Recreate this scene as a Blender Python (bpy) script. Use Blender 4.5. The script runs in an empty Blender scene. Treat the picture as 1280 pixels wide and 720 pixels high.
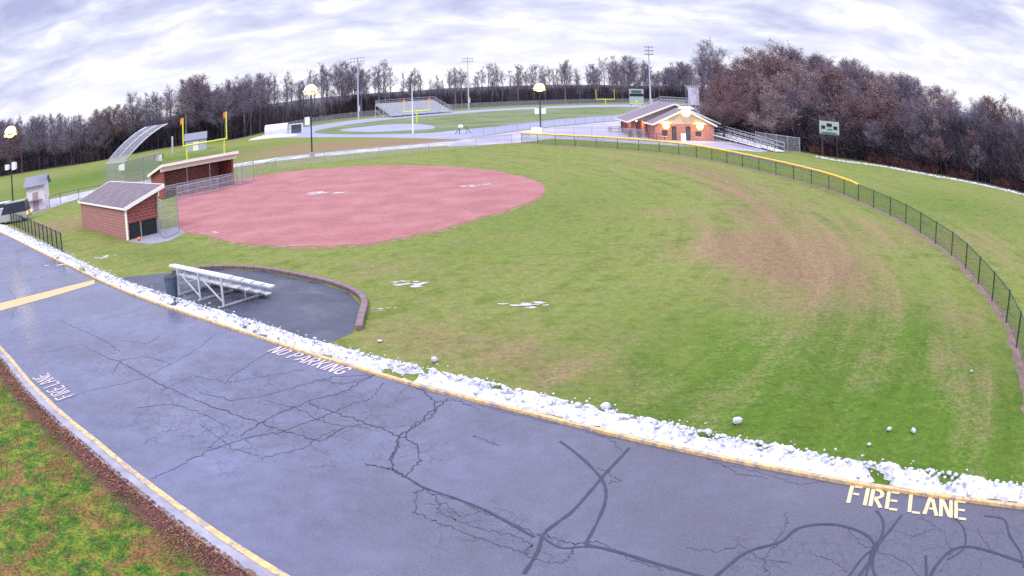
import bpy, math, random
import numpy as np
from mathutils import Vector, Matrix, noise as mnoise
R_ = math.radians
random.seed(11)
scn = bpy.context.scene
col = scn.collection

# ------------------------------------------------------------------ camera (wide barrel-distorting lens, on a roof 7.5 m up)
CH, PT, RO, FP, K3 = 7.5, 0.249571, 0.027844, 1033.192, 0.338196
cr, sr, cp, sp = math.cos(RO), math.sin(RO), math.cos(PT), math.sin(PT)
right0, up0, fwd = Vector((1, 0, 0)), Vector((0, sp, cp)), Vector((0, cp, -sp))
crt = right0*cr - up0*sr
cup = right0*sr + up0*cr
cd = bpy.data.cameras.new('camera')
cam = bpy.data.objects.new('camera', cd); col.objects.link(cam); scn.camera = cam
cam.matrix_world = Matrix(((crt.x, cup.x, -fwd.x, 0), (crt.y, cup.y, -fwd.y, 0), (crt.z, cup.z, -fwd.z, CH), (0, 0, 0, 1)))
cd.type = 'PANO'
cd.sensor_fit = 'HORIZONTAL'; cd.sensor_width = 36.0
scn.render.engine = 'CYCLES'
fmm = FP*36/1280
for holder in (cd, getattr(cd, 'cycles', None)):
    try:
        holder.panorama_type = 'FISHEYE_LENS_POLYNOMIAL'
        holder.fisheye_fov = R_(170)
        holder.fisheye_polynomial_k0 = 0.0
        holder.fisheye_polynomial_k1 = -1/fmm
        holder.fisheye_polynomial_k2 = 0.0
        holder.fisheye_polynomial_k3 = -K3/fmm**3
        holder.fisheye_polynomial_k4 = 0.0
        break
    except Exception:
        continue
cd.clip_start = 0.1; cd.clip_end = 8000

# ------------------------------------------------------------------ sky
world = bpy.data.worlds.new('World'); scn.world = world; world.use_nodes = True
nt = world.node_tree; nt.nodes.clear()
def N(t, kind, **kw):
    n = t.nodes.new(kind)
    for k, v in kw.items():
        if hasattr(n, k) and not k.startswith('i_'): setattr(n, k, v)
    return n
def setin(n, **kw):
    for k, v in kw.items(): n.inputs[k.replace('_', ' ')].default_value = v
SUN_EL, SUN_AZ = R_(48), R_(200)
out = N(nt, 'ShaderNodeOutputWorld'); bg = N(nt, 'ShaderNodeBackground')
sky = N(nt, 'ShaderNodeTexSky', sky_type='NISHITA'); sky.sun_disc = False; sky.sun_elevation = SUN_EL; sky.sun_rotation = SUN_AZ
tc = N(nt, 'ShaderNodeTexCoord'); sep = N(nt, 'ShaderNodeSeparateXYZ'); nt.links.new(tc.outputs['Generated'], sep.inputs[0])
def M(t, op, a, b=None, c=None, clamp=False):
    n = t.nodes.new('ShaderNodeMath'); n.operation = op; n.use_clamp = clamp
    for i, v in enumerate((a, b, c)):
        if v is None: continue
        if hasattr(v, 'is_output'): t.links.new(v, n.inputs[i])
        else: n.inputs[i].default_value = v
    return n.outputs[0]
def MIX(t, f, a, b):
    n = t.nodes.new('ShaderNodeMix'); n.data_type = 'RGBA'
    for s, v in ((n.inputs[0], f), (n.inputs[6], a), (n.inputs[7], b)):
        if hasattr(v, 'is_output'): t.links.new(v, s)
        else: s.default_value = v if isinstance(v, (int, float)) else (*v, 1)[:4]
    return n.outputs[2]
def RAMP(t, f, stops):
    n = t.nodes.new('ShaderNodeValToRGB'); t.links.new(f, n.inputs[0]); e = n.color_ramp.elements
    while len(e) < len(stops): e.new(0.5)
    for el, (p, c) in zip(e, stops):
        el.position = p; el.color = (*c, 1) if isinstance(c, tuple) else (c, c, c, 1)
    return n.outputs[0]
def NOISE(t, vec, scale, detail=4, rough=.55, dist=0.0, out='Fac'):
    n = t.nodes.new('ShaderNodeTexNoise'); n.inputs['Scale'].default_value = scale; n.inputs['Detail'].default_value = detail
    n.inputs['Roughness'].default_value = rough; n.inputs['Distortion'].default_value = dist
    if vec is not None: t.links.new(vec, n.inputs['Vector'])
    return n.outputs[out]
zc = M(nt, 'MAXIMUM', sep.outputs[2], 0.0)
den = M(nt, 'ADD', zc, 0.20)
cx = M(nt, 'DIVIDE', sep.outputs[0], den); cy = M(nt, 'DIVIDE', sep.outputs[1], den)
cmb = nt.nodes.new('ShaderNodeCombineXYZ')
nt.links.new(M(nt, 'MULTIPLY', cx, 0.9), cmb.inputs[0]); nt.links.new(cy, cmb.inputs[1])
n1 = NOISE(nt, cmb.outputs[0], 2.7, 8, .58, .3)
n2 = NOISE(nt, cmb.outputs[0], 0.8, 3, .5, .2)
nsum = M(nt, 'ADD', M(nt, 'MULTIPLY', n1, .68), M(nt, 'MULTIPLY', n2, .32))
cl = RAMP(nt, nsum, [(.38, (3.9, 4.2, 6.6)), (.46, (5.2, 5.5, 7.7)), (.53, (6.8, 7.0, 8.8)), (.60, (9.4, 9.5, 10.2))])
hz = M(nt, 'POWER', M(nt, 'SUBTRACT', 1.0, M(nt, 'MULTIPLY', zc, 1.0), clamp=True), 14.0, clamp=True)
cl = MIX(nt, M(nt, 'MULTIPLY', hz, RAMP(nt, n2, [(.36, .35), (.56, 1.0)])), cl, (10.6, 10.5, 11.0))
# an overcast sky is brightest overhead
zb = M(nt, 'MULTIPLY_ADD', M(nt, 'SMOOTH_MIN', M(nt, 'MAXIMUM', M(nt, 'SUBTRACT', zc, .30), 0.0), .6, .1), 3.9, 1.0)
vm = nt.nodes.new('ShaderNodeVectorMath'); vm.operation = 'SCALE'; nt.links.new(cl, vm.inputs[0]); nt.links.new(zb, vm.inputs['Scale'])
cov = MIX(nt, .97, sky.outputs[0], vm.outputs[0])
nt.links.new(cov, bg.inputs[0]); bg.inputs[1].default_value = 0.10
nt.links.new(bg.outputs[0], out.inputs[0])

# ------------------------------------------------------------------ sun, hidden behind the overcast
sd = bpy.data.lights.new('sun', 'SUN'); sd.energy = 1.5; sd.angle = R_(12); sd.color = (1, .97, .92)
sun = bpy.data.objects.new('sun', sd); col.objects.link(sun)
sdir = Vector((math.sin(SUN_AZ)*math.cos(SUN_EL), math.cos(SUN_AZ)*math.cos(SUN_EL), math.sin(SUN_EL)))
sun.rotation_euler = sdir.to_track_quat('Z', 'Y').to_euler(); sun.location = (0, 0, 60)
scn.view_settings.view_transform = 'Standard'; scn.view_settings.look = 'None'
scn.view_settings.exposure = 0.26; scn.view_settings.gamma = 1.0; scn.view_settings.use_curve_mapping = False
scn.cycles.max_bounces = 5; scn.cycles.diffuse_bounces = 3; scn.cycles.glossy_bounces = 2
scn.cycles.transparent_max_bounces = 24; scn.cycles.use_denoising = False; scn.cycles.sample_clamp_indirect = 3.0; scn.cycles.sample_clamp_direct = 12.0
try: scn.cycles.denoiser = 'OPENIMAGEDENOISE'
except Exception: pass

# ------------------------------------------------------------------ survey: bearing of a spot in the photo -> metres on the ground
def at(px, py, z=0.0):
    x, y = px-640, py-360; x, y = cr*x - sr*y, sr*x + cr*y
    r = max(1e-6, math.hypot(x, y)); th = r/FP*(1+K3*(r/FP)**2)
    a, b, c = math.sin(th)*x/r, -math.sin(th)*y/r, math.cos(th)
    v = (a, c*cp+b*sp, -c*sp+b*cp); t = (z-CH)/min(v[2], -1e-3)
    return Vector((v[0]*t, v[1]*t, z))
def proj(P):
    v = Vector((P[0], P[1], P[2]-CH)); d = v.length
    x, z, y = v.x, v.y*cp - v.z*sp, v.y*sp + v.z*cp
    th = math.acos(max(-1, min(1, z/d))); s = th
    for _ in range(12): s = th/(1+K3*s*s)
    r = s*FP; h = math.hypot(x, y); ux, uy = x/h*r, -y/h*r
    return 640+cr*ux+sr*uy, 360-sr*ux+cr*uy
def ats(pts, z=0.0): return [at(a, b, z) for a, b in pts]
def interp(x, pts):
    if x <= pts[0][0]: return pts[0][1]
    for (a, b), (c, d) in zip(pts, pts[1:]):
        if x <= c: return b+(d-b)*(x-a)/(c-a)
    return pts[-1][1]
def smooth(pts, n=6, closed=False):
    """Catmull-Rom through the points"""
    P = [Vector(p) for p in pts]; L = len(P); outp = []
    rng = range(L) if closed else range(L-1)
    for i in rng:
        p0 = P[(i-1) % L] if closed or i > 0 else P[0]*2-P[1]
        p1, p2 = P[i], P[(i+1) % L]
        p3 = P[(i+2) % L] if closed or i+2 < L else P[-1]*2-P[-2]
        for k in range(n):
            t = k/n
            outp.append(.5*((2*p1)+(p2-p0)*t+(2*p0-5*p1+4*p2-p3)*t*t+(3*p1-p0-3*p2+p3)*t**3))
    if not closed: outp.append(P[-1])
    return outp

# ------------------------------------------------------------------ materials
MATS = {}
def mat(name, base, rough=.7, metal=0.0, var=.12, vscale=3.0, bump=0.0, bscale=20.0, emit=None, estr=0.0, spec=.5, second=None, sfac=(.45, .6), sscale=1.0):
    if name in MATS: return MATS[name]
    m = bpy.data.materials.new(name); m.use_nodes = True; t = m.node_tree; b = t.nodes['Principled BSDF']
    c = t.nodes.new('ShaderNodeTexCoord'); v = c.outputs['Object']
    n = NOISE(t, v, vscale, 4, .6)
    lo = tuple(x*(1-var) for x in base); hi = tuple(min(1, x*(1+var)) for x in base)
    cc = RAMP(t, n, [(.3, lo), (.7, hi)])
    if second is not None:
        f = RAMP(t, NOISE(t, v, sscale, 5, .6), [(sfac[0], 0.0), (sfac[1], 1.0)])
        cc = MIX(t, f, cc, second)
    t.links.new(cc, b.inputs['Base Color'])
    b.inputs['Roughness'].default_value = rough; b.inputs['Metallic'].default_value = metal
    b.inputs['Specular IOR Level'].default_value = spec
    if bump:
        bn = t.nodes.new('ShaderNodeBump'); bn.inputs['Strength'].default_value = bump; bn.inputs['Distance'].default_value = .02
        t.links.new(NOISE(t, v, bscale, 4, .6), bn.inputs['Height']); t.links.new(bn.outputs[0], b.inputs['Normal'])
    if emit:
        b.inputs['Emission Color'].default_value = (*emit, 1); b.inputs['Emission Strength'].default_value = estr
    MATS[name] = m
    return m
def brick(name, c1, c2, mortar, scale=1.0, wall_axis=None):
    m = bpy.data.materials.new(name); m.use_nodes = True; t = m.node_tree; b = t.nodes['Principled BSDF']
    uv = t.nodes.new('ShaderNodeUVMap')
    br = t.nodes.new('ShaderNodeTexBrick'); t.links.new(uv.outputs[0], br.inputs['Vector'])
    br.inputs['Color1'].default_value = (*c1, 1); br.inputs['Color2'].default_value = (*c2, 1); br.inputs['Mortar'].default_value = (*mortar, 1)
    br.inputs['Scale'].default_value = 1.0; br.inputs['Brick Width'].default_value = .40*scale; br.inputs['Row Height'].default_value = .20*scale
    br.inputs['Mortar Size'].default_value = .016*scale
    n = NOISE(t, uv.outputs[0], 2.2, 4, .6)
    cc = MIX(t, M(t, 'MULTIPLY', n, .5), br.outputs['Color'], tuple(x*.6 for x in c1))
    t.links.new(cc, b.inputs['Base Color']); b.inputs['Roughness'].default_value = .85
    bn = t.nodes.new('ShaderNodeBump'); bn.inputs['Strength'].default_value = .4; bn.inputs['Distance'].default_value = .01
    t.links.new(br.outputs['Fac'], bn.inputs['Height']); bn.invert = True; t.links.new(bn.outputs[0], b.inputs['Normal'])
    return m
def chain(name, colr, cover=.30, cell=.06):
    m = bpy.data.materials.new(name); m.use_nodes = True; t = m.node_tree; b = t.nodes['Principled BSDF']
    b.inputs['Base Color'].default_value = (*colr, 1); b.inputs['Roughness'].default_value = .5; b.inputs['Metallic'].default_value = .3
    uv = t.nodes.new('ShaderNodeUVMap'); s = t.nodes.new('ShaderNodeSeparateXYZ'); t.links.new(uv.outputs[0], s.inputs[0])
    a = M(t, 'ADD', s.outputs[0], s.outputs[1]); d = M(t, 'SUBTRACT', s.outputs[0], s.outputs[1])
    w = 1-math.sqrt(1-cover)
    f1 = M(t, 'LESS_THAN', M(t, 'FRACT', M(t, 'DIVIDE', a, cell)), w); f2 = M(t, 'LESS_THAN', M(t, 'FRACT', M(t, 'DIVIDE', d, cell)), w)
    f = M(t, 'MAXIMUM', f1, f2)
    tr = t.nodes.new('ShaderNodeBsdfTransparent'); mx = t.nodes.new('ShaderNodeMixShader')
    t.links.new(f, mx.inputs[0]); t.links.new(tr.outputs[0], mx.inputs[1]); t.links.new(b.outputs[0], mx.inputs[2])
    t.links.new(mx.outputs[0], t.nodes['Material Output'].inputs[0])
    return m

# ------------------------------------------------------------------ mesh building
class MB:
    def __init__(s): s.v = []; s.f = []; s.uv = []
    def quad(s, pts, uvs=None):
        k = len(s.v); s.v += [tuple(p) for p in pts]; s.f.append(tuple(range(k, k+len(pts))))
        if uvs is None:
            P = [Vector(p) for p in pts]; a = (P[1]-P[0]); L = a.length or 1; a = a/L
            n = a.cross(P[2]-P[0]); b = n.cross(a); b = b.normalized() if b.length > 1e-9 else Vector((0, 0, 1))
            if abs(b.z) > .5 or abs(a.z) < .3:
                uvs = [((p-P[0]).dot(a)+(k*.37) % 7, p.z if abs(b.z) > .5 else (p-P[0]).dot(b)) for p in P]
            else: uvs = [((p-P[0]).dot(b), p.z) for p in P]
        s.uv += list(uvs)
    def box(s, c, sz, rz=0.0, rx=0.0, ry=0.0, m=None):
        m = m or (Matrix.Translation(Vector(c)) @ Matrix.Rotation(rz, 4, 'Z') @ Matrix.Rotation(ry, 4, 'Y') @ Matrix.Rotation(rx, 4, 'X'))
        x, y, z = (q/2 for q in sz)
        V = [m @ Vector(p) for p in ((-x, -y, -z), (x, -y, -z), (x, y, -z), (-x, y, -z), (-x, -y, z), (x, -y, z), (x, y, z), (-x, y, z))]
        for f in ((0, 1, 5, 4), (1, 2, 6, 5), (2, 3, 7, 6), (3, 0, 4, 7), (4, 5, 6, 7), (3, 2, 1, 0)): s.quad([V[i] for i in f])
        return s
    def hull(s, bot, top):
        n = len(bot)
        for i in range(n): s.quad([bot[i], bot[(i+1) % n], top[(i+1) % n], top[i]])
        s.quad(list(top)); s.quad(list(reversed(bot))); return s
    def bar(s, a, b, w, h=None, up=(0, 0, 1)):
        a, b = Vector(a), Vector(b); d = (b-a); L = d.length
        if L < 1e-6: return s
        d /= L; u = Vector(up)
        if abs(d.dot(u)) > .97: u = Vector((1, 0, 0))
        sd_ = d.cross(u).normalized(); u = sd_.cross(d); h = h or w
        m = Matrix.Translation((a+b)/2) @ Matrix(((d.x, sd_.x, u.x, 0), (d.y, sd_.y, u.y, 0), (d.z, sd_.z, u.z, 0), (0, 0, 0, 1)))
        return s.box(None, (L, w, h), m=m)
    def tube(s, pts, rad, n=8, cap=True):
        P = [Vector(p) for p in pts]; rads = rad if isinstance(rad, (list, tuple)) else [rad]*len(P); rings = []
        for i, p in enumerate(P):
            d = (P[min(i+1, len(P)-1)]-P[max(i-1, 0)]).normalized(); u = Vector((0, 0, 1)) if abs(d.z) < .9 else Vector((1, 0, 0))
            a = d.cross(u).normalized(); b = d.cross(a)
            rings.append([p+(a*math.cos(2*math.pi*k/n)+b*math.sin(2*math.pi*k/n))*rads[i] for k in range(n)])
        base = len(s.v)
        for r in rings: s.v += [tuple(p) for p in r]
        for i in range(len(P)-1):
            for k in range(n):
                a, b = base+i*n+k, base+i*n+(k+1) % n
                s.f.append((a, b, b+n, a+n)); s.uv += [(k/n, i), ((k+1)/n, i), ((k+1)/n, i+1), (k/n, i+1)]
        if cap:
            s.f.append(tuple(base+k for k in range(n))[::-1]); s.uv += [(0, 0)]*n
            s.f.append(tuple(base+(len(P)-1)*n+k for k in range(n))); s.uv += [(0, 0)]*n
        return s
    def ball(s, c, r, sz=1.0, seg=10, rings=7):
        c = Vector(c); base = len(s.v)
        for i in range(rings+1):
            a = math.pi*i/rings
            for k in range(seg):
                b = 2*math.pi*k/seg; s.v.append((c.x+r*math.sin(a)*math.cos(b), c.y+r*math.sin(a)*math.sin(b), c.z+r*sz*math.cos(a)))
        for i in range(rings):
            for k in range(seg):
                a, b = base+i*seg+k, base+i*seg+(k+1) % seg
                s.f.append((a, a+seg, b+seg, b)); s.uv += [(0, 0)]*4
        return s
    def poly(s, pts, z=None):
        s.quad([(p[0], p[1], p[2] if z is None else z) for p in pts], [(p[0], p[1]) for p in pts]); return s
    def build(s, name, m, parent=None, loc=None, sm=False):
        me = bpy.data.meshes.new(name); off = Vector(loc) if loc is not None else Vector((0, 0, 0))
        me.from_pydata([(v[0]-off.x, v[1]-off.y, v[2]-off.z) for v in s.v], [], s.f)
        ul = me.uv_layers.new(name='UVMap'); ul.data.foreach_set('uv', np.array(s.uv, dtype=np.float32).ravel())
        me.materials.append(m); me.update()
        if sm: me.polygons.foreach_set('use_smooth', [True]*len(me.polygons))
        o = bpy.data.objects.new(name, me); col.objects.link(o)
        if parent is not None:
            o.parent = parent
        else: o.location = off
        return o
def tag(o, label=None, cat=None, group=None, kind=None):
    if label: o['label'] = label
    if cat: o['category'] = cat
    if group: o['group'] = group
    if kind: o['kind'] = kind
    return o
def thing(name, label, cat, loc, rz=0.0, group=None):
    o = bpy.data.objects.new(name, None); col.objects.link(o); o.location = loc; o.rotation_euler = (0, 0, rz)
    o.empty_display_size = .3
    return tag(o, label, cat, group)
def part(mb, name, m, root, **k):
    """mesh given in world metres -> child of an unrotated root"""
    return mb.build(name, m, root, loc=root.location, **k)
def ribbon(mb, pts, w, z=None, jit=0.0):
    if z is not None: z += (len(mb.f) % 97)*.00002
    P = [Vector(p) for p in pts]; Ls = []; Rs = []
    for i, p in enumerate(P):
        d = (P[min(i+1, len(P)-1)]-P[max(i-1, 0)]); d.z = 0; d.normalize(); n = Vector((-d.y, d.x, 0))
        ww = (w[i] if isinstance(w, (list, tuple)) else w)/2*(1+random.uniform(-jit, jit))
        Ls.append(p+n*ww); Rs.append(p-n*ww)
    for i in range(len(P)-1):
        q = [Rs[i], Rs[i+1], Ls[i+1], Ls[i]]
        mb.quad([(a.x, a.y, a.z if z is None else z) for a in q], [(a.x, a.y) for a in q])

# ------------------------------------------------------------------ traced lines (photo bearings)
CURB_R = [(-120, 240), (-60, 263), (0, 291), (50, 316), (100, 340), (146.7, 362), (213, 387), (266.7, 405), (320, 422.5), (375.5, 441), (431, 458), (486.7, 474.5), (542, 490), (598, 504), (640, 514.5), (683, 525), (766.7, 546), (850, 565), (940, 583.6), (991, 593.5), (1056.7, 606), (1155, 621), (1280, 637.5), (1380, 648), (1480, 654)]
CURB_L = [(-120, 330), (-60, 377), (0, 434.6), (41.7, 482.5), (83, 522), (125, 556), (166.7, 590.5), (208, 622), (250, 652.5), (291.7, 681), (354, 720), (420, 757), (500, 798)]
cR = ats(CURB_R); cL = ats(CURB_L)
def line_fit_extend(P, e0, e1):
    d0 = (P[0]-P[2]).normalized(); d1 = (P[-1]-P[-3]).normalized()
    return [P[0]+d0*e0]+P+[P[-1]+d1*e1]
cR = line_fit_extend(smooth(cR, 4), 60, 40); cL = line_fit_extend(smooth(cL, 4), 60, 40)
CC = Vector((-39.7, 52.8, 0))     # centre the outfield mowing and fence curve round

# ------------------------------------------------------------------ ground sheet
def axis(lo, hi, fine, step, far):
    a = list(np.arange(lo, hi+.01, step)); s = step
    x = hi
    while x < far: s *= 1.35; x += s; a.append(x)
    s = step; x = lo
    while x > -far: s *= 1.35; x -= s; a.insert(0, x)
    return np.array(a)
xs = axis(-62, 62, 1, 1.0, 3500); ys = axis(4, 140, 1, 1.0, 3500)
X, Y = np.meshgrid(xs, ys); nx, ny = len(xs), len(ys)
verts = np.stack([X.ravel(), Y.ravel(), np.zeros(X.size)], 1)
idx = np.arange(nx*ny).reshape(ny, nx)
faces = np.stack([idx[:-1, :-1].ravel(), idx[:-1, 1:].ravel(), idx[1:, 1:].ravel(), idx[1:, :-1].ravel()], 1)
me = bpy.data.meshes.new('grass_field'); me.from_pydata(verts.tolist(), [], faces.tolist())
def blob(field, px, py, rx, ry, amp, rot=None):
    c = at(px, py)
    if rot is None:
        rot = math.atan2(c.y-CC.y, c.x-CC.x)+math.pi/2
    dx, dy = X.ravel()-c.x, Y.ravel()-c.y; a, b = dx*math.cos(rot)+dy*math.sin(rot), -dx*math.sin(rot)+dy*math.cos(rot)
    field += amp*np.exp(-(a/rx)**2-(b/ry)**2)
br_ = np.zeros(X.size); lu = np.zeros(X.size)
for b in [(965, 320, 7, 5, .6), (940, 265, 10, 5, .3), (975, 310, .9, 5, .9, .3), (948, 318, .8, 4, .8, .3), (992, 325, .8, 4, .7, .3), (925, 325, .8, 3, .6, .3), (930, 300, 1, 4, .3, .4), (1005, 335, 1, 4, .3, .3), (780, 188, 12, 1.2, .4), (850, 202, 10, 1.0, .5), (900, 222, 9, .9, .6), (935, 248, 8, .8, .6), (955, 275, 6, .8, .5), (870, 225, 8, .8, .4), (910, 255, 7, .8, .4), (1180, 420, 8, .5, .35), (1210, 440, 8, .4, .35), (890, 225, 14, 4, .45), (1010, 300, 9, 4, .35), (1040, 350, 8, 4, .3), (830, 205, 12, 4, .28),
          (560, 400, 4, 1.5, .35, -.6), (640, 440, 5, 1.5, .45, -.6), (530, 425, 3, 1.2, .4, -.6), (700, 470, 4, 1.2, .35, -.6), (150, 320, 5, 2, .25, -.6), (170, 300, 4, 2, .3, 0),
          (60, 285, 6, 4, .6, -.6), (95, 275, 6, 4, .4, -.6), (380, 184, 16, 14, .6, .2), (480, 180, 16, 13, .8, .2), (560, 176, 12, 8, .5, .2), (340, 190, 12, 8, .4, .2), (300, 180, 10, 20, .2, .2),
          (440, 330, 8, 2, .28, 0), (1100, 290, 8, 1.6, .3), (1240, 330, 3, 3, .35), (1220, 300, 4, 3, .3), (750, 520, 5, .8, .3, -.5)]:
    blob(br_, *b)
for b in [(1180, 480, 7, 4, .8), (1000, 500, 10, 4, .55), (1100, 420, 8, 3, .5), (1240, 560, 5, 3, .9), (860, 470, 8, 4, .3), (200, 318, 6, 2, .6, -.6), (780, 430, 8, 3, .3), (1150, 200, 20, 12, .45), (1200, 260, 12, 10, .55),
          (620, 300, 10, 4, .25), (700, 250, 12, 6, .3), (100, 225, 30, 25, .8, 0), (250, 195, 20, 18, .6, 0), (820, 560, 8, 2, .4)]:
    blob(lu, *b)
rr = np.hypot(X.ravel()-CC.x, Y.ravel()-CC.y)
front = np.clip((X.ravel()-CC.x)/10, 0, 1)
br_ += .28*np.exp(-((rr-64.6)/1.1)**2)*front
for nm, arr in (('dry', br_), ('lush', lu)):
    a = me.attributes.new(nm, 'FLOAT', 'POINT'); a.data.foreach_set('value', np.clip(arr, 0, 1.2).astype(np.float32))
g = bpy.data.materials.new('turf'); g.use_nodes = True; t = g.node_tree; b = t.nodes['Principled BSDF']
tcn = t.nodes.new('ShaderNodeTexCoord'); ov = tcn.outputs['Object']
def ATTR(t, n):
    a = t.nodes.new('ShaderNodeAttribute'); a.attribute_name = n; return a.outputs['Fac']
mp = t.nodes.new('ShaderNodeVectorMath'); mp.operation = 'SUBTRACT'; t.links.new(ov, mp.inputs[0]); mp.inputs[1].default_value = CC
sp_ = t.nodes.new('ShaderNodeSeparateXYZ'); t.links.new(mp.outputs[0], sp_.inputs[0])
rad = M(t, 'SQRT', M(t, 'ADD', M(t, 'MULTIPLY', sp_.outputs[0], sp_.outputs[0]), M(t, 'MULTIPLY', sp_.outputs[1], sp_.outputs[1])))
ang = M(t, 'ARCTAN2', sp_.outputs[1], sp_.outputs[0])
cb = t.nodes.new('ShaderNodeCombineXYZ'); t.links.new(rad, cb.inputs[0]); t.links.new(M(t, 'MULTIPLY', ang, 5.0), cb.inputs[1])
streak = NOISE(t, cb.outputs[0], .85, 4, .6)
big = NOISE(t, ov, .12, 4, .6); midn = NOISE(t, ov, .7, 5, .65); fine = NOISE(t, ov, 6.0, 8, .8); vf = NOISE(t, ov, 45.0, 3, .7)
base = RAMP(t, M(t, 'ADD', M(t, 'MULTIPLY', midn, .5), M(t, 'MULTIPLY', fine, .5)), [(.34, (.095, .135, .030)), (.5, (.165, .190, .062)), (.64, (.26, .255, .125))])
lush = RAMP(t, fine, [(.3, (.035, .085, .018)), (.7, (.105, .175, .03))])
dry = RAMP(t, fine, [(.3, (.125, .085, .05)), (.5, (.215, .148, .095)), (.7, (.32, .235, .165))])
lf = M(t, 'ADD', ATTR(t, 'lush'), M(t, 'MULTIPLY', M(t, 'SUBTRACT', midn, .50), 3.2)); lf = M(t, 'ADD', lf, M(t, 'MULTIPLY', M(t, 'SUBTRACT', streak, .5), 2.0))
lf = M(t, 'ADD', lf, M(t, 'MULTIPLY', M(t, 'SUBTRACT', fine, .5), 1.6))
c1 = MIX(t, RAMP(t, lf, [(.15, 0.0), (.9, .85)]), base, lush)
df = M(t, 'ADD', ATTR(t, 'dry'), M(t, 'MULTIPLY', M(t, 'SUBTRACT', big, .50), 1.9))
df = M(t, 'ADD', df, M(t, 'MULTIPLY', M(t, 'SUBTRACT', streak, .55), 1.9)); df = M(t, 'ADD', df, M(t, 'ADD', M(t, 'MULTIPLY', M(t, 'SUBTRACT', fine, .5), 2.2), M(t, 'MULTIPLY', M(t, 'SUBTRACT', midn, .5), .7)))
c2 = MIX(t, RAMP(t, df, [(-.0, 0.0), (1.05, .95)]), c1, dry)
c3 = MIX(t, RAMP(t, vf, [(.35, 0.25), (.6, 0.0)]), c2, (.06, .055, .025))
hs = t.nodes.new('ShaderNodeHueSaturation'); hs.inputs['Saturation'].default_value = 1.15; t.links.new(RAMP(t, M(t, 'ADD', M(t, 'MULTIPLY', NOISE(t, ov, 2.4, 7, .8), .6), M(t, 'MULTIPLY', streak, .4)), [(.36, .74), (.62, 1.40)]), hs.inputs['Value']); t.links.new(c3, hs.inputs['Color']); t.links.new(hs.outputs[0], b.inputs['Base Color']); b.inputs['Roughness'].default_value = .95; b.inputs['Specular IOR Level'].default_value = .15
bn = t.nodes.new('ShaderNodeBump'); bn.inputs['Strength'].default_value = .7; bn.inputs['Distance'].default_value = .04
t.links.new(M(t, 'ADD', fine, M(t, 'MULTIPLY', vf, .6)), bn.inputs['Height']); t.links.new(bn.outputs[0], b.inputs['Normal'])
me.materials.append(g)
o = bpy.data.objects.new('grass_field', me); col.objects.link(o); tag(o, kind='structure')

def sheet(name, pts, z, m):
    mb = MB(); mb.poly([(p[0], p[1], z) for p in pts]); return tag(mb.build(name, m), kind='structure')
def rough_edge(pts, amp, n=8, closed=True, fr=1.0):
    P = smooth(pts, n, closed)
    return [p+Vector((mnoise.noise(p*fr)*amp, mnoise.noise(p*fr+Vector((9, 3, 1)))*amp, 0)) for p in P]

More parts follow.
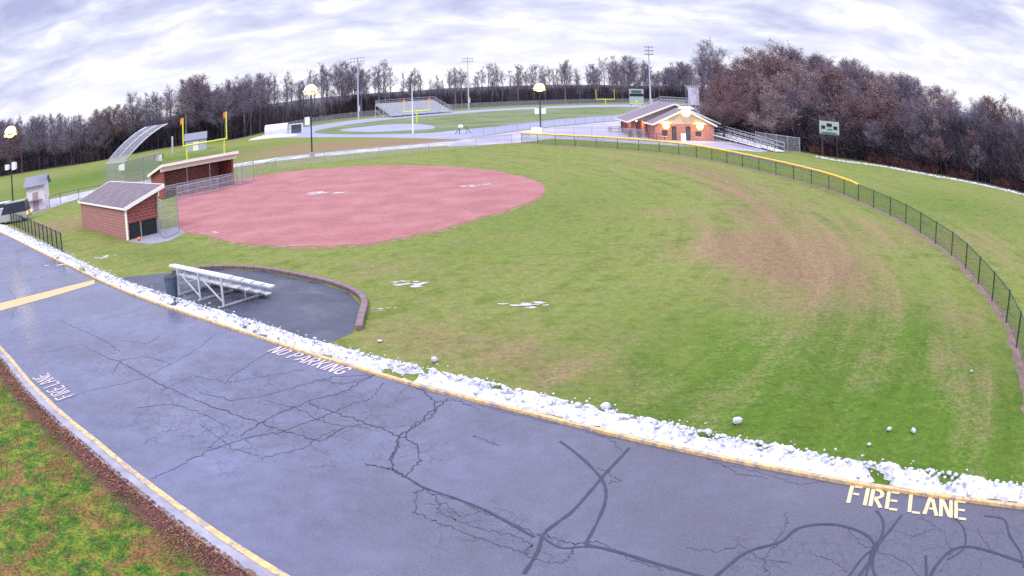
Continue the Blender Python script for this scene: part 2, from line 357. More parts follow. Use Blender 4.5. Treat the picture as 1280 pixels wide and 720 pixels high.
# ------------------------------------------------------------------ road
def asphalt(name, c, wet=.0, tone=(1, 1, 1), rough=.62, spec=.5):
    m = bpy.data.materials.new(name); m.use_nodes = True; t = m.node_tree; b = t.nodes['Principled BSDF']
    ov = t.nodes.new('ShaderNodeTexCoord').outputs['Object']
    a = NOISE(t, ov, .25, 4, .6); f = NOISE(t, ov, 60, 3, .8); md = NOISE(t, ov, 2.0, 5, .6)
    k = M(t, 'ADD', M(t, 'MULTIPLY', a, .5), M(t, 'ADD', M(t, 'MULTIPLY', md, .2), M(t, 'MULTIPLY', f, .3)))
    cc = RAMP(t, k, [(.36, tuple(x*.5 for x in c)), (.5, c), (.64, tuple(x*1.5 for x in c))])
    st = RAMP(t, NOISE(t, ov, .6, 6, .65, .6), [(.60, 0.0), (.75, .4)])
    cc = MIX(t, st, cc, tuple(x*.55 for x in c))
    b.inputs['Specular IOR Level'].default_value = spec
    if wet:
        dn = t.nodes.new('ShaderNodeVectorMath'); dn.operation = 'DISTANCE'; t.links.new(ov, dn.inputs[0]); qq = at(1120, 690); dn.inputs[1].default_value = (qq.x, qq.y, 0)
        wr = M(t, 'ADD', M(t, 'DIVIDE', dn.outputs['Value'], 16.0), M(t, 'MULTIPLY', M(t, 'SUBTRACT', a, .5), .5))  # fading sky reflection put into the colour: darker towards the lower right
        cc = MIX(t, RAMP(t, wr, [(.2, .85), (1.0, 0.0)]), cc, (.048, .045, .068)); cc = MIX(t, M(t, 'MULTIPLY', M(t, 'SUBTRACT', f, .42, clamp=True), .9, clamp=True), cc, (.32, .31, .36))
    if wet:
        # alligator cracking in the worn areas
        wv = t.nodes.new('ShaderNodeVectorMath'); wv.operation = 'ADD'; sc0 = t.nodes.new('ShaderNodeVectorMath'); sc0.operation = 'SCALE'; sc0.inputs['Scale'].default_value = .55
        t.links.new(NOISE(t, ov, 1.6, 4, .7, out='Color'), sc0.inputs[0]); t.links.new(ov, wv.inputs[0]); t.links.new(sc0.outputs[0], wv.inputs[1])
        zone = None
        for zx, zy, zr in ((350, 515, 4.2), (250, 500, 3.6), (440, 510, 2.6), (160, 450, 2.6), (1080, 690, 1.7), (1200, 680, 1.8), (1270, 660, 1.6), (960, 690, 1.2), (510, 560, 1.2), (600, 655, 1.3), (690, 685, .8)):
            dz = t.nodes.new('ShaderNodeVectorMath'); dz.operation = 'DISTANCE'; t.links.new(ov, dz.inputs[0]); qz = at(zx, zy); dz.inputs[1].default_value = (qz.x, qz.y, 0)
            k_ = M(t, 'SUBTRACT', 1.0, M(t, 'DIVIDE', dz.outputs['Value'], zr)); zone = k_ if zone is None else M(t, 'MAXIMUM', zone, k_)
        zone = RAMP(t, M(t, 'ADD', zone, M(t, 'MULTIPLY', M(t, 'SUBTRACT', NOISE(t, ov, .9, 4, .6), .5), 1.5)), [(.12, 0.0), (.4, 1.0)])
        for vs, wdt, st_ in ((1.1, .022, .75), (3.2, .045, .6)):
            vo = t.nodes.new('ShaderNodeTexVoronoi'); vo.feature = 'DISTANCE_TO_EDGE'; vo.inputs['Scale'].default_value = vs; t.links.new(wv.outputs[0], vo.inputs['Vector'])
            ck = RAMP(t, vo.outputs['Distance'], [(0.0, 1.0), (wdt, 0.0)])
            cc = MIX(t, M(t, 'MULTIPLY', M(t, 'MULTIPLY', ck, zone), st_), cc, (.035, .034, .055))
    t.links.new(cc, b.inputs['Base Color'])
    if wet:
        w = t.nodes.new('ShaderNodeVectorMath'); w.operation = 'DISTANCE'; t.links.new(ov, w.inputs[0])
        q = at(45, 375); w.inputs[1].default_value = (q.x, q.y, 0)
        near = M(t, 'SUBTRACT', 1.0, M(t, 'DIVIDE', w.outputs['Value'], 22.0), clamp=True)
        wn = M(t, 'ADD', NOISE(t, ov, .35, 4, .6, .8), M(t, 'MULTIPLY', near, .46))
        t.links.new(RAMP(t, wn, [(.53, rough), (.70, .10)]), b.inputs['Roughness'])
    else:
        wn = NOISE(t, ov, .5, 4, .6, .8); t.links.new(RAMP(t, wn, [(.5, rough), (.62, .22)]), b.inputs['Roughness'])
    bn = t.nodes.new('ShaderNodeBump'); bn.inputs['Strength'].default_value = .25; bn.inputs['Distance'].default_value = .008
    t.links.new(f, bn.inputs['Height']); t.links.new(bn.outputs[0], b.inputs['Normal'])
    return m
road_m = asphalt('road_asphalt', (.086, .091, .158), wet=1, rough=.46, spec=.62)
mb = MB()
def resample(P, n):
    L = [0]
    for a, b in zip(P, P[1:]): L.append(L[-1]+(b-a).length)
    o_ = []; j = 0
    for i in range(n):
        s = L[-1]*i/(n-1)
        while j < len(L)-2 and L[j+1] < s: j += 1
        f = (s-L[j])/max(1e-9, L[j+1]-L[j]); o_.append(P[j].lerp(P[j+1], f))
    return o_
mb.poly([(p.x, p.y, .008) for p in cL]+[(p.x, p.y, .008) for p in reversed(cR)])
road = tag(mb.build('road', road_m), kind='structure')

# cracks and tar seams traced on the road
crack_m = mat('crack_dark', (.036, .037, .062), .9, var=.3)
fine_crack_m = mat('crack_fine', (.052, .053, .085), .9, var=.3)
seal_m = mat('tar_seal', (.030, .033, .062), .65, var=.25)
def jitter(P, amp, n=7):
    Q = []
    for a, b in zip(P, P[1:]):
        for k in range(n):
            p = a.lerp(b, k/n); Q.append(p+Vector((random.gauss(0, amp), random.gauss(0, amp), 0)))
    Q.append(P[-1]); return Q
mbf, mbc, mbs = MB(), MB(), MB()
CR = [ # (points, width, kind)
 ([(190, 598), (225, 582), (262, 562), (305, 548), (350, 540), (400, 522), (440, 505)], .035), ([(32, 515), (80, 500), (110, 488), (160, 478), (185, 470), (240, 440), (270, 418)], .03),
 ([(122, 441), (165, 460), (200, 480), (245, 500), (300, 520), (345, 535), (400, 552), (430, 535)], .04), ([(75, 400), (100, 412), (130, 425), (150, 440)], .03),
 ([(200, 488), (240, 470), (290, 478), (330, 470), (380, 462)], .03), ([(170, 510), (215, 505), (250, 515), (290, 535), (260, 560)], .03), ([(250, 490), (290, 500), (330, 495), (380, 480), (420, 470), (470, 468)], .03),
 ([(300, 545), (340, 520), (390, 500), (430, 490), (455, 475), (470, 468)], .04), ([(250, 530), (290, 560), (330, 572), (380, 560), (410, 540), (450, 530), (490, 535)], .03),
 ([(330, 500), (370, 510), (410, 530), (460, 535)], .03), ([(385, 503), (400, 510), (440, 522), (475, 535), (500, 545)], .045), ([(440, 505), (460, 500), (470, 490), (480, 478)], .03),
 ([(470, 468), (500, 472), (530, 490), (545, 502), (540, 520), (515, 535), (500, 545)], .04), ([(545, 502), (570, 500), (600, 512)], .03), ([(505, 546), (520, 528), (545, 510), (560, 498)], .045),
 ([(500, 545), (495, 560), (488, 572), (492, 588), (510, 598)], .05), ([(500, 545), (520, 555), (525, 575), (505, 595), (492, 588)], .035), ([(455, 580), (470, 582), (488, 587)], .04),
 ([(518, 615), (530, 612), (545, 618), (575, 625), (600, 640), (640, 652), (668, 668)], .03), ([(518, 615), (520, 640), (545, 652), (580, 665), (620, 680), (655, 690)], .03), ([(545, 618), (548, 640), (570, 650), (600, 660), (640, 668), (668, 680), (655, 690)], .03),
 ([(530, 630), (560, 630), (575, 645), (600, 640)], .025), ([(655, 690), (670, 700), (700, 705), (715, 690), (720, 680), (690, 672), (672, 668)], .03), ([(720, 681), (745, 676), (790, 700), (830, 712)], .03),
 ([(745, 584), (760, 590), (775, 600), (760, 605)], .025), ([(731, 540), (760, 548), (778, 562)], .025), ([(760, 548), (790, 545), (800, 560)], .02), ([(590, 545), (612, 552), (625, 557)], .03),
 ([(870, 565), (900, 580), (925, 592), (960, 598)], .025), ([(900, 580), (950, 590), (1000, 605), (1040, 600)], .02), ([(0, 355), (40, 350), (80, 338)], .03), ([(10, 360), (20, 375), (15, 400)], .03),
 ([(985, 640), (980, 660), (970, 680), (955, 700), (960, 720)], .025), ([(860, 685), (900, 690), (925, 680), (950, 698), (990, 705)], .02), ([(1060, 660), (1075, 680), (1100, 690), (1130, 700), (1150, 720)], .02),
 ([(1150, 645), (1180, 665), (1190, 690), (1175, 715)], .02), ([(1010, 690), (1040, 700), (1060, 715)], .02), ([(1220, 660), (1240, 690), (1275, 700)], .02), ([(1170, 660), (1140, 670), (1110, 660)], .018),
 ([(400, 475), (430, 480), (470, 468)], .03), ([(560, 498), (600, 508), (650, 520), (700, 531)], .02), ([(120, 400), (150, 395), (190, 380)], .02), ([(60, 440), (100, 430), (122, 441)], .02),
 ([(140, 470), (150, 450), (180, 445), (215, 455)], .025), ([(230, 535), (200, 540), (180, 555)], .02), ([(345, 435), (320, 450), (290, 470), (280, 480)], .03), ([(150, 425), (185, 430), (200, 420)], .025)]
for P, w in CR:
    W = ats(P, .012); ribbon(mbf if w < .035 else mbc, jitter(W, .03, 11), w*.62, .012 if w < .035 else .0135, .5)
    # side branches
    for k in range(0):
        q = random.choice(W[1:-1] or W); a = random.uniform(0, 6.28); L = random.uniform(.4, 1.6); B = [q]
        for s_ in range(5):
            a += random.gauss(0, .5); B.append(B[-1]+Vector((math.cos(a), math.sin(a), 0))*L/5)
        ribbon(mbf, B, .018, .0125, .5)
# alligator cracking in worn areas
def cells(cpx, rad_, n):
    c = at(*cpx); pts = [c+Vector((random.gauss(0, rad_[0]), random.gauss(0, rad_[1]), 0)) for _ in range(n)]
    for i, p in enumerate(pts):
        ds = sorted(((p-q).length, j) for j, q in enumerate(pts) if j != i)[:2]
        for d, j in ds:
            if d < 1.1: ribbon(mbf, jitter([p, pts[j]], .03, 5), .014, .0127, .5)
SEAL = [([(787, 560), (775, 573), (757, 592), (735, 618), (715, 640), (695, 655), (680, 668), (672, 690), (655, 718)], .11), ([(700, 552), (720, 567), (740, 585), (755, 605), (757, 625), (748, 650), (732, 680)], .10),
 ([(668, 672), (610, 640), (565, 622), (530, 610), (510, 598)], .09), ([(732, 681), (770, 690), (820, 705), (880, 722)], .12), ([(672, 668), (700, 685), (732, 684), (770, 688)], .06),
 ([(880, 735), (905, 712), (935, 690), (975, 678), (1000, 660), (1040, 656), (1075, 665), (1092, 680), (1088, 700), (1070, 725)], .11), ([(1095, 638), (1103, 650), (1103, 668), (1090, 690), (1082, 722)], .10),
 ([(1127, 644), (1115, 660), (1098, 682), (1090, 705), (1096, 725)], .09), ([(1060, 722), (1078, 698), (1100, 680)], .08), ([(1190, 645), (1205, 662), (1205, 685), (1185, 700)], .06),
 ([(1160, 725), (1172, 705), (1190, 688), (1212, 684), (1245, 692), (1275, 702), (1300, 706)], .12), ([(1230, 645), (1255, 650), (1262, 670), (1275, 690), (1280, 710)], .09), ([(1157, 695), (1158, 725)], .10),
 ([(492, 588), (510, 598)], .06), ([(498, 552), (490, 575)], .05)]
for P, w in SEAL: ribbon(mbs, smooth(ats(P), 6), w*.62, .0145, .3)
for mb_, nm, m_ in ((mbf, 'road_hairline_cracks', fine_crack_m), (mbc, 'road_cracks', crack_m), (mbs, 'road_tar_seals', seal_m)): tag(mb_.build(nm, m_), kind='structure')

# ------------------------------------------------------------------ kerbs
ykerb = mat('yellow_kerb_paint', (.60, .40, .17), .6, var=.25, vscale=6, second=(.30, .25, .22), sfac=(.50, .60), sscale=5.0, bump=.2)
conc = mat('kerb_concrete', (.27, .26, .31), .85, var=.25, vscale=1.5, bump=.3)
def strip(name, line, w0, w1, z0, z1, m, side, kind='structure'):
    mb = MB(); A = []; B = []
    for i, p in enumerate(line):
        d = (line[min(i+1, len(line)-1)]-line[max(i-1, 0)]).normalized(); n = Vector((-d.y, d.x, 0))*side
        A.append(p+n*w0); B.append(p+n*w1)
    for i in range(len(line)-1):
        a, b, c, d = A[i], A[i+1], B[i+1], B[i]
        mb.quad([(a.x, a.y, z0), (b.x, b.y, z0), (b.x, b.y, z1), (a.x, a.y, z1)]); mb.quad([(a.x, a.y, z1), (b.x, b.y, z1), (c.x, c.y, z1), (d.x, d.y, z1)]); mb.quad([(d.x, d.y, z1), (c.x, c.y, z1), (c.x, c.y, z0), (d.x, d.y, z0)])
    return tag(mb.build(name, m), kind=kind)
# +n points left of travel direction (travel = towards the right of the picture) = away from the camera
strip('kerb_far', cR, 0, .13, 0, .075, ykerb, 1)
strip('kerb_near', cL, 0, .16, 0, .12, ykerb, -1)
strip('verge_concrete', cL, .163, .52, 0, .105, conc, -1)
# near verge of leaf litter and grass
vm_ = bpy.data.materials.new('verge_turf'); vm_.use_nodes = True; t = vm_.node_tree; b = t.nodes['Principled BSDF']
ov = t.nodes.new('ShaderNodeTexCoord').outputs['Object']
n1 = NOISE(t, ov, .9, 5, .7, .4); n2 = NOISE(t, ov, 14, 5, .75); n3 = NOISE(t, ov, .5, 3, .6)
gr = RAMP(t, M(t, 'ADD', M(t, 'MULTIPLY', n2, .5), M(t, 'MULTIPLY', NOISE(t, ov, 2.6, 4, .7), .5)), [(.38, (.008, .045, .010)), (.5, (.06, .14, .012)), (.6, (.24, .23, .03))]); lf_ = RAMP(t, n2, [(.3, (.10, .03, .02)), (.5, (.22, .09, .045)), (.7, (.40, .19, .09))])
c1 = MIX(t, RAMP(t, n1, [(.48, 0.0), (.62, .9)]), gr, lf_)
at_ = t.nodes.new('ShaderNodeAttribute'); at_.attribute_name = 'litter'
c1 = MIX(t, RAMP(t, M(t, 'ADD', at_.outputs['Fac'], M(t, 'MULTIPLY', M(t, 'SUBTRACT', n2, .5), 1.2)), [(.35, 0.0), (.6, 1.0)]), c1, RAMP(t, n2, [(.3, (.045, .015, .02)), (.6, (.14, .055, .05)), (.75, (.28, .2, .2))]))
t.links.new(c1, b.inputs['Base Color']); b.inputs['Roughness'].default_value = .95; b.inputs['Specular IOR Level'].default_value = .2
bn = t.nodes.new('ShaderNodeBump'); bn.inputs['Strength'].default_value = .8; bn.inputs['Distance'].default_value = .05; t.links.new(n2, bn.inputs['Height']); t.links.new(bn.outputs[0], b.inputs['Normal'])
mb = MB(); offs = [.503, .7, .95, 1.3, 1.8, 2.6, 4, 7, 12]; rows = []
cLr = resample(cL, 160)
for i, p in enumerate(cLr):
    d = (cLr[min(i+1, 159)]-cLr[max(i-1, 0)]).normalized(); n = Vector((d.y, -d.x, 0)); rows.append([p+n*o_+Vector((0, 0, .11+.02*math.sin(p.x*2+o_*3)*(o_ > .6))) for o_ in offs])
lit = []
for r in rows:
    for k, p in enumerate(r): mb.v.append(tuple(p)); lit.append(max(0, 1-(offs[k]-.5)/1.1)*.95)
for i in range(159):
    for k in range(len(offs)-1):
        a = i*len(offs)+k; mb.f.append((a, a+1, a+1+len(offs), a+len(offs))); mb.uv += [(0, 0)]*4
verge = tag(mb.build('grass_verge', vm_), kind='structure')
a = verge.data.attributes.new('litter', 'FLOAT', 'POINT'); a.data.foreach_set('value', np.array(lit, dtype=np.float32))

# tufts and fallen leaves on the near verge
gb_m = mat('verge_blades', (.075, .135, .022), .9, var=.5, vscale=1.2, second=(.20, .17, .05), sfac=(.42, .6), sscale=1.0)
lv_m = mat('fallen_leaves', (.13, .05, .03), .9, var=.5, vscale=8, second=(.26, .13, .06), sfac=(.45, .6), sscale=5)
mbg, mbl = MB(), MB()
inview = [p for p in cLr if -60 < proj(p)[0] < 420]
for _ in range(26000):
    i = random.randrange(len(inview)-1); p = inview[i].lerp(inview[i+1], random.random()); d = (inview[i+1]-inview[i]).normalized(); n = Vector((d.y, -d.x, 0))
    off = .7+abs(random.gauss(0, 2.2)); q = p+n*off
    if mnoise.noise(q*.9) < -.06+random.gauss(0, .12): continue
    a = random.uniform(0, 6.28); w = Vector((math.cos(a), math.sin(a), 0))*.012; hgt = random.uniform(.03, .085)
    tip = q+Vector((random.gauss(0, .03), random.gauss(0, .03), hgt+.11)); q = q+Vector((0, 0, .10))
    mbg.quad([q-w, q+w, tip], [(0, 0)]*3)
for _ in range(11000):
    i = random.randrange(len(inview)-1); p = inview[i].lerp(inview[i+1], random.random()); d = (inview[i+1]-inview[i]).normalized(); n = Vector((d.y, -d.x, 0))
    q = p+n*(.40+abs(random.gauss(0, .35)) if random.random() < .7 else .5+random.random()*5)
    s_ = random.uniform(.015, .045); m_ = Matrix.Translation(q+Vector((0, 0, .128))) @ Matrix.Rotation(random.uniform(0, 6.3), 4, 'Z') @ Matrix.Rotation(random.gauss(0, .5), 4, 'X')
    mbl.quad([m_ @ Vector(v) for v in ((-s_, 0, 0), (0, -s_*.6, .004), (s_, 0, 0), (0, s_*.6, .004))])
tag(mbg.build('grass_blades', gb_m), 'rough green grass growing on the verge beside the near kerb', 'grass', kind='stuff')
tag(mbl.build('fallen_leaves', lv_m), 'brown fallen leaves gathered along the near yellow kerb', 'leaves', kind='stuff')

# ------------------------------------------------------------------ painted road markings
ywp = mat('yellow_band_paint', (.52, .38, .17), .6, var=.2, second=(.3, .26, .2), sfac=(.5, .75), sscale=3)
wpp = mat('white_letter_paint', (.52, .43, .44), .6, var=.15, vscale=4, second=(.25, .22, .26), sfac=(.58, .72), sscale=9)
ylp = mat('cream_letter_paint', (.58, .47, .26), .6, var=.15, vscale=4, second=(.25, .22, .2), sfac=(.62, .75), sscale=9)
mb = MB(); q = ats([(-60, 399), (0, 388.5), (60, 372), (118, 355), (118, 349.5), (60, 364), (0, 379), (-60, 391)], .016); mb.poly(q); tag(mb.build('yellow_road_band', ywp), kind='structure')
GLY = {'F': [((0, 0), (0, 1)), ((.2, 1), (.62, 1)), ((.2, .55), (.5, .55))], 'I': [((0, 0), (0, 1))], 'E': [((0, 0), (0, 1)), ((.2, 1), (.62, 1)), ((.2, .5), (.55, .5)), ((.2, 0), (.62, 0))],
       'R': [((0, 0), (0, 1)), ((.2, 1), (.42, .98)), ((.42, .98), (.6, .86)), ((.6, .86), (.6, .68)), ((.6, .68), (.42, .54)), ((.42, .54), (.2, .52)), ((.25, .45), (.62, 0))],
       'L': [((0, 0), (0, 1)), ((.2, 0), (.62, 0))], 'A': [((-.05, 0), (.26, .98)), ((.42, .92), (.72, 0)), ((.26, .35), (.44, .35))], 'N': [((0, 0), (0, 1)), ((.1, .95), (.56, .05)), ((.66, 0), (.66, 1))],
       'O': [((.0, .22), (0, .78)), ((.0, .78), (.18, .98)), ((.40, .98), (.6, .78)), ((.6, .78), (.6, .22)), ((.6, .22), (.4, .02)), ((.18, .02), (.0, .22))],
       'P': [((0, 0), (0, 1)), ((.2, 1), (.42, .98)), ((.42, .98), (.6, .84)), ((.6, .84), (.6, .66)), ((.6, .66), (.42, .5)), ((.42, .5), (.2, .48))],
       'K': [((0, 0), (0, 1)), ((.16, .48), (.58, 1)), ((.24, .52), (.62, 0))], 'G': [((.6, .8), (.42, .98)), ((.42, .98), (.16, .98)), ((.16, .98), (0, .78)), ((0, .78), (0, .22)), ((0, .22), (.16, .02)), ((.16, .02), (.45, .02)), ((.45, .02), (.6, .2)), ((.6, .2), (.6, .45)), ((.6, .45), (.38, .45))]}
def road_text(name, txt, bl, brt, tl, m, sw=.13):
    """bl/brt: photo bearings of the baseline ends, tl: top of the first letter"""
    A, B, T = at(*bl), at(*brt), at(*tl)
    adv = {'I': .34, ' ': .42}; tot = sum(adv.get(c, 1.0) for c in txt)-.35
    ux = (B-A)/tot; uy = T-A; mb = MB(); x = 0
    wx = sw
    for c in txt:
        for (a, b) in GLY.get(c, []):
            p, q = A+ux*(x+a[0])+uy*a[1], A+ux*(x+b[0])+uy*b[1]; ex = (q-p).normalized()*.015
            ribbon(mb, [p-ex, q+ex], wx, .020)
        x += adv.get(c, 1.0)
    return tag(mb.build(name, m), kind='structure')
road_text('fire_lane_letters', 'FIRE LANE', (1060, 629), (1207, 650), (1065, 608.5), ylp, .092)
road_text('no_parking_letters', 'NO PARKING', (335, 440), (424, 469), (351, 434), wpp, .08)
road_text('upside_down_fire_lane_letters', 'FIRE LANE', (92, 494), (59, 467), (72, 501), wpp, .075)

# ------------------------------------------------------------------ courts, tracks and paths
INF = [(222, 250), (225, 285), (262, 295), (300, 303), (340, 306.5), (380, 308), (440, 306), (480, 301), (520, 293), (560, 284), (600, 272), (630, 263), (655, 255), (672, 247), (680, 240), (681, 234), (674, 228), (658, 222), (640, 217.5), (610, 212.5), (580, 209.5), (540, 207.5), (500, 207), (450, 208), (400, 210.5), (350, 216), (310, 222), (270, 232), (235, 240)]
inf_m = mat('infield_clay', (.285, .100, .098), .9, var=.20, vscale=3.5, bump=.5, bscale=9, second=(.36, .15, .145), sfac=(.40, .70), sscale=.35)
sheet('softball_infield', rough_edge(ats(INF), .28, 8, True, .8), .006, inf_m)
edge_m = mat('infield_worn_edge', (.20, .13, .06), .95, var=.4, vscale=2)
mb = MB()
P = rough_edge(ats([(262, 296), (300, 305), (340, 308.5), (380, 310.5), (440, 308), (480, 303), (520, 295), (560, 285.5), (600, 273.5), (655, 256.5), (681, 242)]), .2, 8, False, .8); ribbon(mb, P, .55, .0045, .6)
tag(mb.build('infield_worn_edge', edge_m), kind='structure')
track_m = mat('track_asphalt', (.25, .26, .38), .7, var=.12, vscale=.1)
plaza_m = mat('plaza_paving', (.31, .29, .37), .75, var=.15, vscale=.15, second=(.44, .41, .46), sfac=(.5, .62), sscale=.12)
path_m = mat('path_paving', (.37, .36, .43), .8, var=.15, vscale=.3, second=(.55, .54, .6), sfac=(.52, .6), sscale=.5)
inner_m = mat('stadium_turf', (.105, .145, .045), .95, var=.25, vscale=.12, second=(.16, .17, .07), sfac=(.45, .6), sscale=.06)
sheet('running_track', smooth(ats([(340, 172), (345, 168), (370, 161), (400, 156), (440, 150.5), (489, 145.5), (565, 139.5), (640, 135), (700, 132.5), (757, 131), (820, 131.5), (860, 136), (850, 143), (775, 150), (700, 157), (640, 164), (588, 172.5), (570, 174), (535, 173), (450, 171.5), (400, 171.5)]), 5, True), .004, track_m)
sheet('stadium_field', smooth(ats([(392, 165), (410, 160), (440, 155), (489, 149), (565, 142.5), (640, 137.5), (700, 135), (757, 133.5), (805, 134.5), (825, 138), (775, 143.5), (700, 149), (640, 156), (590, 161), (560, 164), (530, 166.5), (460, 168), (410, 167.5)]), 5, True), .008, inner_m)
sheet('jumping_apron', smooth(ats([(425, 163), (440, 160), (480, 156), (520, 155), (541, 157.5), (540, 161), (510, 163), (460, 165)]), 5, True), .012, track_m)
sheet('plaza', ats([(560, 183), (575, 175), (640, 165), (700, 158), (775, 151), (800, 148), (900, 158), (968, 188), (950, 190), (905, 186.5), (860, 183), (800, 179.5), (740, 176), (690, 173.5), (652, 178), (600, 181.5)]), .0055, plaza_m)
mb = MB()
U = smooth(ats([(30, 258), (60, 250), (110, 239), (160, 229.5), (200, 222), (260, 211), (300, 204), (360, 195.5), (454, 186.5), (552, 177.5), (600, 173)]), 5)
L_ = smooth(ats([(30, 268), (60, 261), (110, 245), (160, 234), (200, 226.5), (260, 215), (300, 208), (360, 199.5), (454, 190.5), (552, 182.5), (600, 181)]), 5)
for i in range(len(U)-1): mb.poly([(p.x, p.y, .0048) for p in (L_[i], L_[i+1], U[i+1], U[i])])
tag(mb.build('footpath', path_m), kind='structure')
# asphalt strip beyond the outfield fence
sheet('warning_strip', smooth(ats([(905, 191), (940, 198), (1000, 211), (1030, 217), (1022, 211), (985, 203), (940, 193)]), 4, True), .0035, mat('dark_strip', (.10, .10, .13), .8))
# car park by the shed
sheet('car_park', ats([(-60, 262), (-20, 256), (40, 252), (62, 250), (60, 262), (20, 272), (0, 280), (-80, 290)]), .0062, asphalt('lot_asphalt', (.20, .21, .27)))

# bleacher pad
pad_m = asphalt('pad_asphalt', (.036, .040, .066), rough=.5, spec=.6)
PAD = ats([(152, 347), (200, 342), (270, 336.5), (330, 339.5), (400, 354), (436, 366), (450, 381), (441, 416), (415, 427)])
sheet('bleacher_pad', PAD+[p for p in [at(375.5, 439), at(320, 420.5), at(266.7, 403), at(213, 385), at(150, 361)]], .0052, pad_m)
# block edging wall, one thing with its block courses
wl_m = brick('edging_block', (.20, .13, .14), (.25, .17, .18), (.08, .06, .07), 1.6)
root = thing('block_edging_wall', 'low curved brown block edging wall round the bleacher pad', 'edging wall', at(440, 366))
EP = smooth(ats([(215, 341.5), (270, 336), (330, 338.5), (400, 352), (425, 359), (442, 366), (453, 374), (456, 384), (452, 400), (449, 413)]), 6)
def wall_run(mb, P, w, z0, z1):
    A = []; B = []
    for i, p in enumerate(P):
        d = (P[min(i+1, len(P)-1)]-P[max(i-1, 0)]).normalized(); n = Vector((-d.y, d.x, 0))*w/2; A.append(p+n); B.append(p-n)
    s_ = 0
    for i in range(len(P)-1):
        l = (P[i+1]-P[i]).length; u0, u1 = s_, s_+l; s_ += l
        a, b, c, d = A[i], A[i+1], B[i+1], B[i]
        mb.quad([(a.x, a.y, z0), (b.x, b.y, z0), (b.x, b.y, z1), (a.x, a.y, z1)], [(u0, z0), (u1, z0), (u1, z1), (u0, z1)])
        mb.quad([(d.x, d.y, z0), (c.x, c.y, z0), (c.x, c.y, z1), (d.x, d.y, z1)], [(u0, z0), (u1, z0), (u1, z1), (u0, z1)])
        mb.quad([(a.x, a.y, z1), (b.x, b.y, z1), (c.x, c.y, z1), (d.x, d.y, z1)], [(u0, 0), (u1, 0), (u1, w), (u0, w)])
    for i in (0, -1): mb.quad([(A[i].x, A[i].y, z0), (B[i].x, B[i].y, z0), (B[i].x, B[i].y, z1), (A[i].x, A[i].y, z1)])
mb = MB(); wall_run(mb, EP, .20, 0, .10); part(mb, 'base_course', wl_m, root)
mb = MB(); wall_run(mb, EP, .25, .102, .17); part(mb, 'capstone', wl_m, root)

# ------------------------------------------------------------------ snow
snow_m = bpy.data.materials.new('snow'); snow_m.use_nodes = True; t = snow_m.node_tree; b = t.nodes['Principled BSDF']
ov = t.nodes.new('ShaderNodeTexCoord').outputs['Object']
sc_ = RAMP(t, NOISE(t, ov, 5, 5, .7), [(.3, (.22, .21, .26)), (.44, (.48, .48, .56)), (.64, (.74, .74, .79))])
t.links.new(sc_, b.inputs['Base Color']); b.inputs['Roughness'].default_value = .6
bn = t.nodes.new('ShaderNodeBump'); bn.inputs['Strength'].default_value = .5; bn.inputs['Distance'].default_value = .03; t.links.new(NOISE(t, ov, 18, 4, .7), bn.inputs['Height']); t.links.new(bn.outputs[0], b.inputs['Normal'])
SN_OUT = [(-60, 248), (0, 279), (50, 302), (100, 327), (150, 350), (213, 371), (266, 387), (320, 404), (375, 422), (431, 438), (487, 452), (542, 464), (598, 477), (640, 486), (700, 501), (766, 517), (850, 534), (900, 545), (940, 553), (991, 563), (1056, 576), (1155, 589), (1220, 599), (1280, 608), (1340, 615), (1420, 616)]
so = resample(smooth(ats(SN_OUT), 5), 900)
si_full = [p for p in cR]
# inner line: same start/end as the outer
i0 = min(range(len(cR)), key=lambda i: (cR[i]-so[0]).length); i1 = min(range(len(cR)), key=lambda i: (cR[i]-so[-1]).length)
si = resample(cR[i0:i1+1], 900)
mb = MB(); NT = 20
for i in range(900):
    d = (si[min(i+1, 899)]-si[max(i-1, 0)]).normalized(); n = Vector((-d.y, d.x, 0)); a = si[i]+n*.13; b_ = so[i]
    for k in range(NT+1):
        f = k/NT; p = a.lerp(b_, f*1.12)
        e = math.sin(min(1, f*1.02)*math.pi)**.6 if f < .98 else 0
        v = mnoise.voronoi(p*4.2)[0][0]; lump = .5-v
        h = .20*e*(.75+.5*mnoise.noise(p*.7))+e*.22*lump+e*.10*(.5-mnoise.voronoi(p*11)[0][0])+.05*mnoise.noise(p*9)
        gap = mnoise.noise(p*1.3+Vector((5, 5, 0)))
        if gap > (.28 if i < 560 else .12)+.25*(1-abs(2*f-.7)): h -= .25
        if f > .6: h -= (f-.6)*.35*(1+mnoise.noise(p*2.5)*1.5)
        mb.v.append((p.x, p.y, .05+h-.02-.05*abs(mnoise.noise(p*2.7)*2)))
for i in range(899):
    for k in range(NT):
        a = i*(NT+1)+k; mb.f.append((a, a+NT+1, a+NT+2, a+1)); mb.uv += [(0, 0)]*4
def chunk(mb, p, s_):
    base = len(mb.v); seg, rg = 8, 5; ph = random.random()*9
    sx, sy, sz = s_*random.uniform(.7, 1.3), s_*random.uniform(.7, 1.2), s_*random.uniform(.5, .95)
    for i in range(rg+1):
        a = math.pi*i/rg
        for k in range(seg):
            q = 2*math.pi*k/seg; j = 1+.28*math.sin(3*q+ph+i*2)+random.uniform(-.05, .05)
            mb.v.append((p.x+sx*math.sin(a)*math.cos(q)*j, p.y+sy*math.sin(a)*math.sin(q)*j, p.z+sz*math.cos(a)+sz*.35))
    for i in range(rg):
        for k in range(seg):
            a, c = base+i*seg+k, base+i*seg+(k+1) % seg; mb.f.append((a, a+seg, c+seg, c)); mb.uv += [(0, 0)]*4
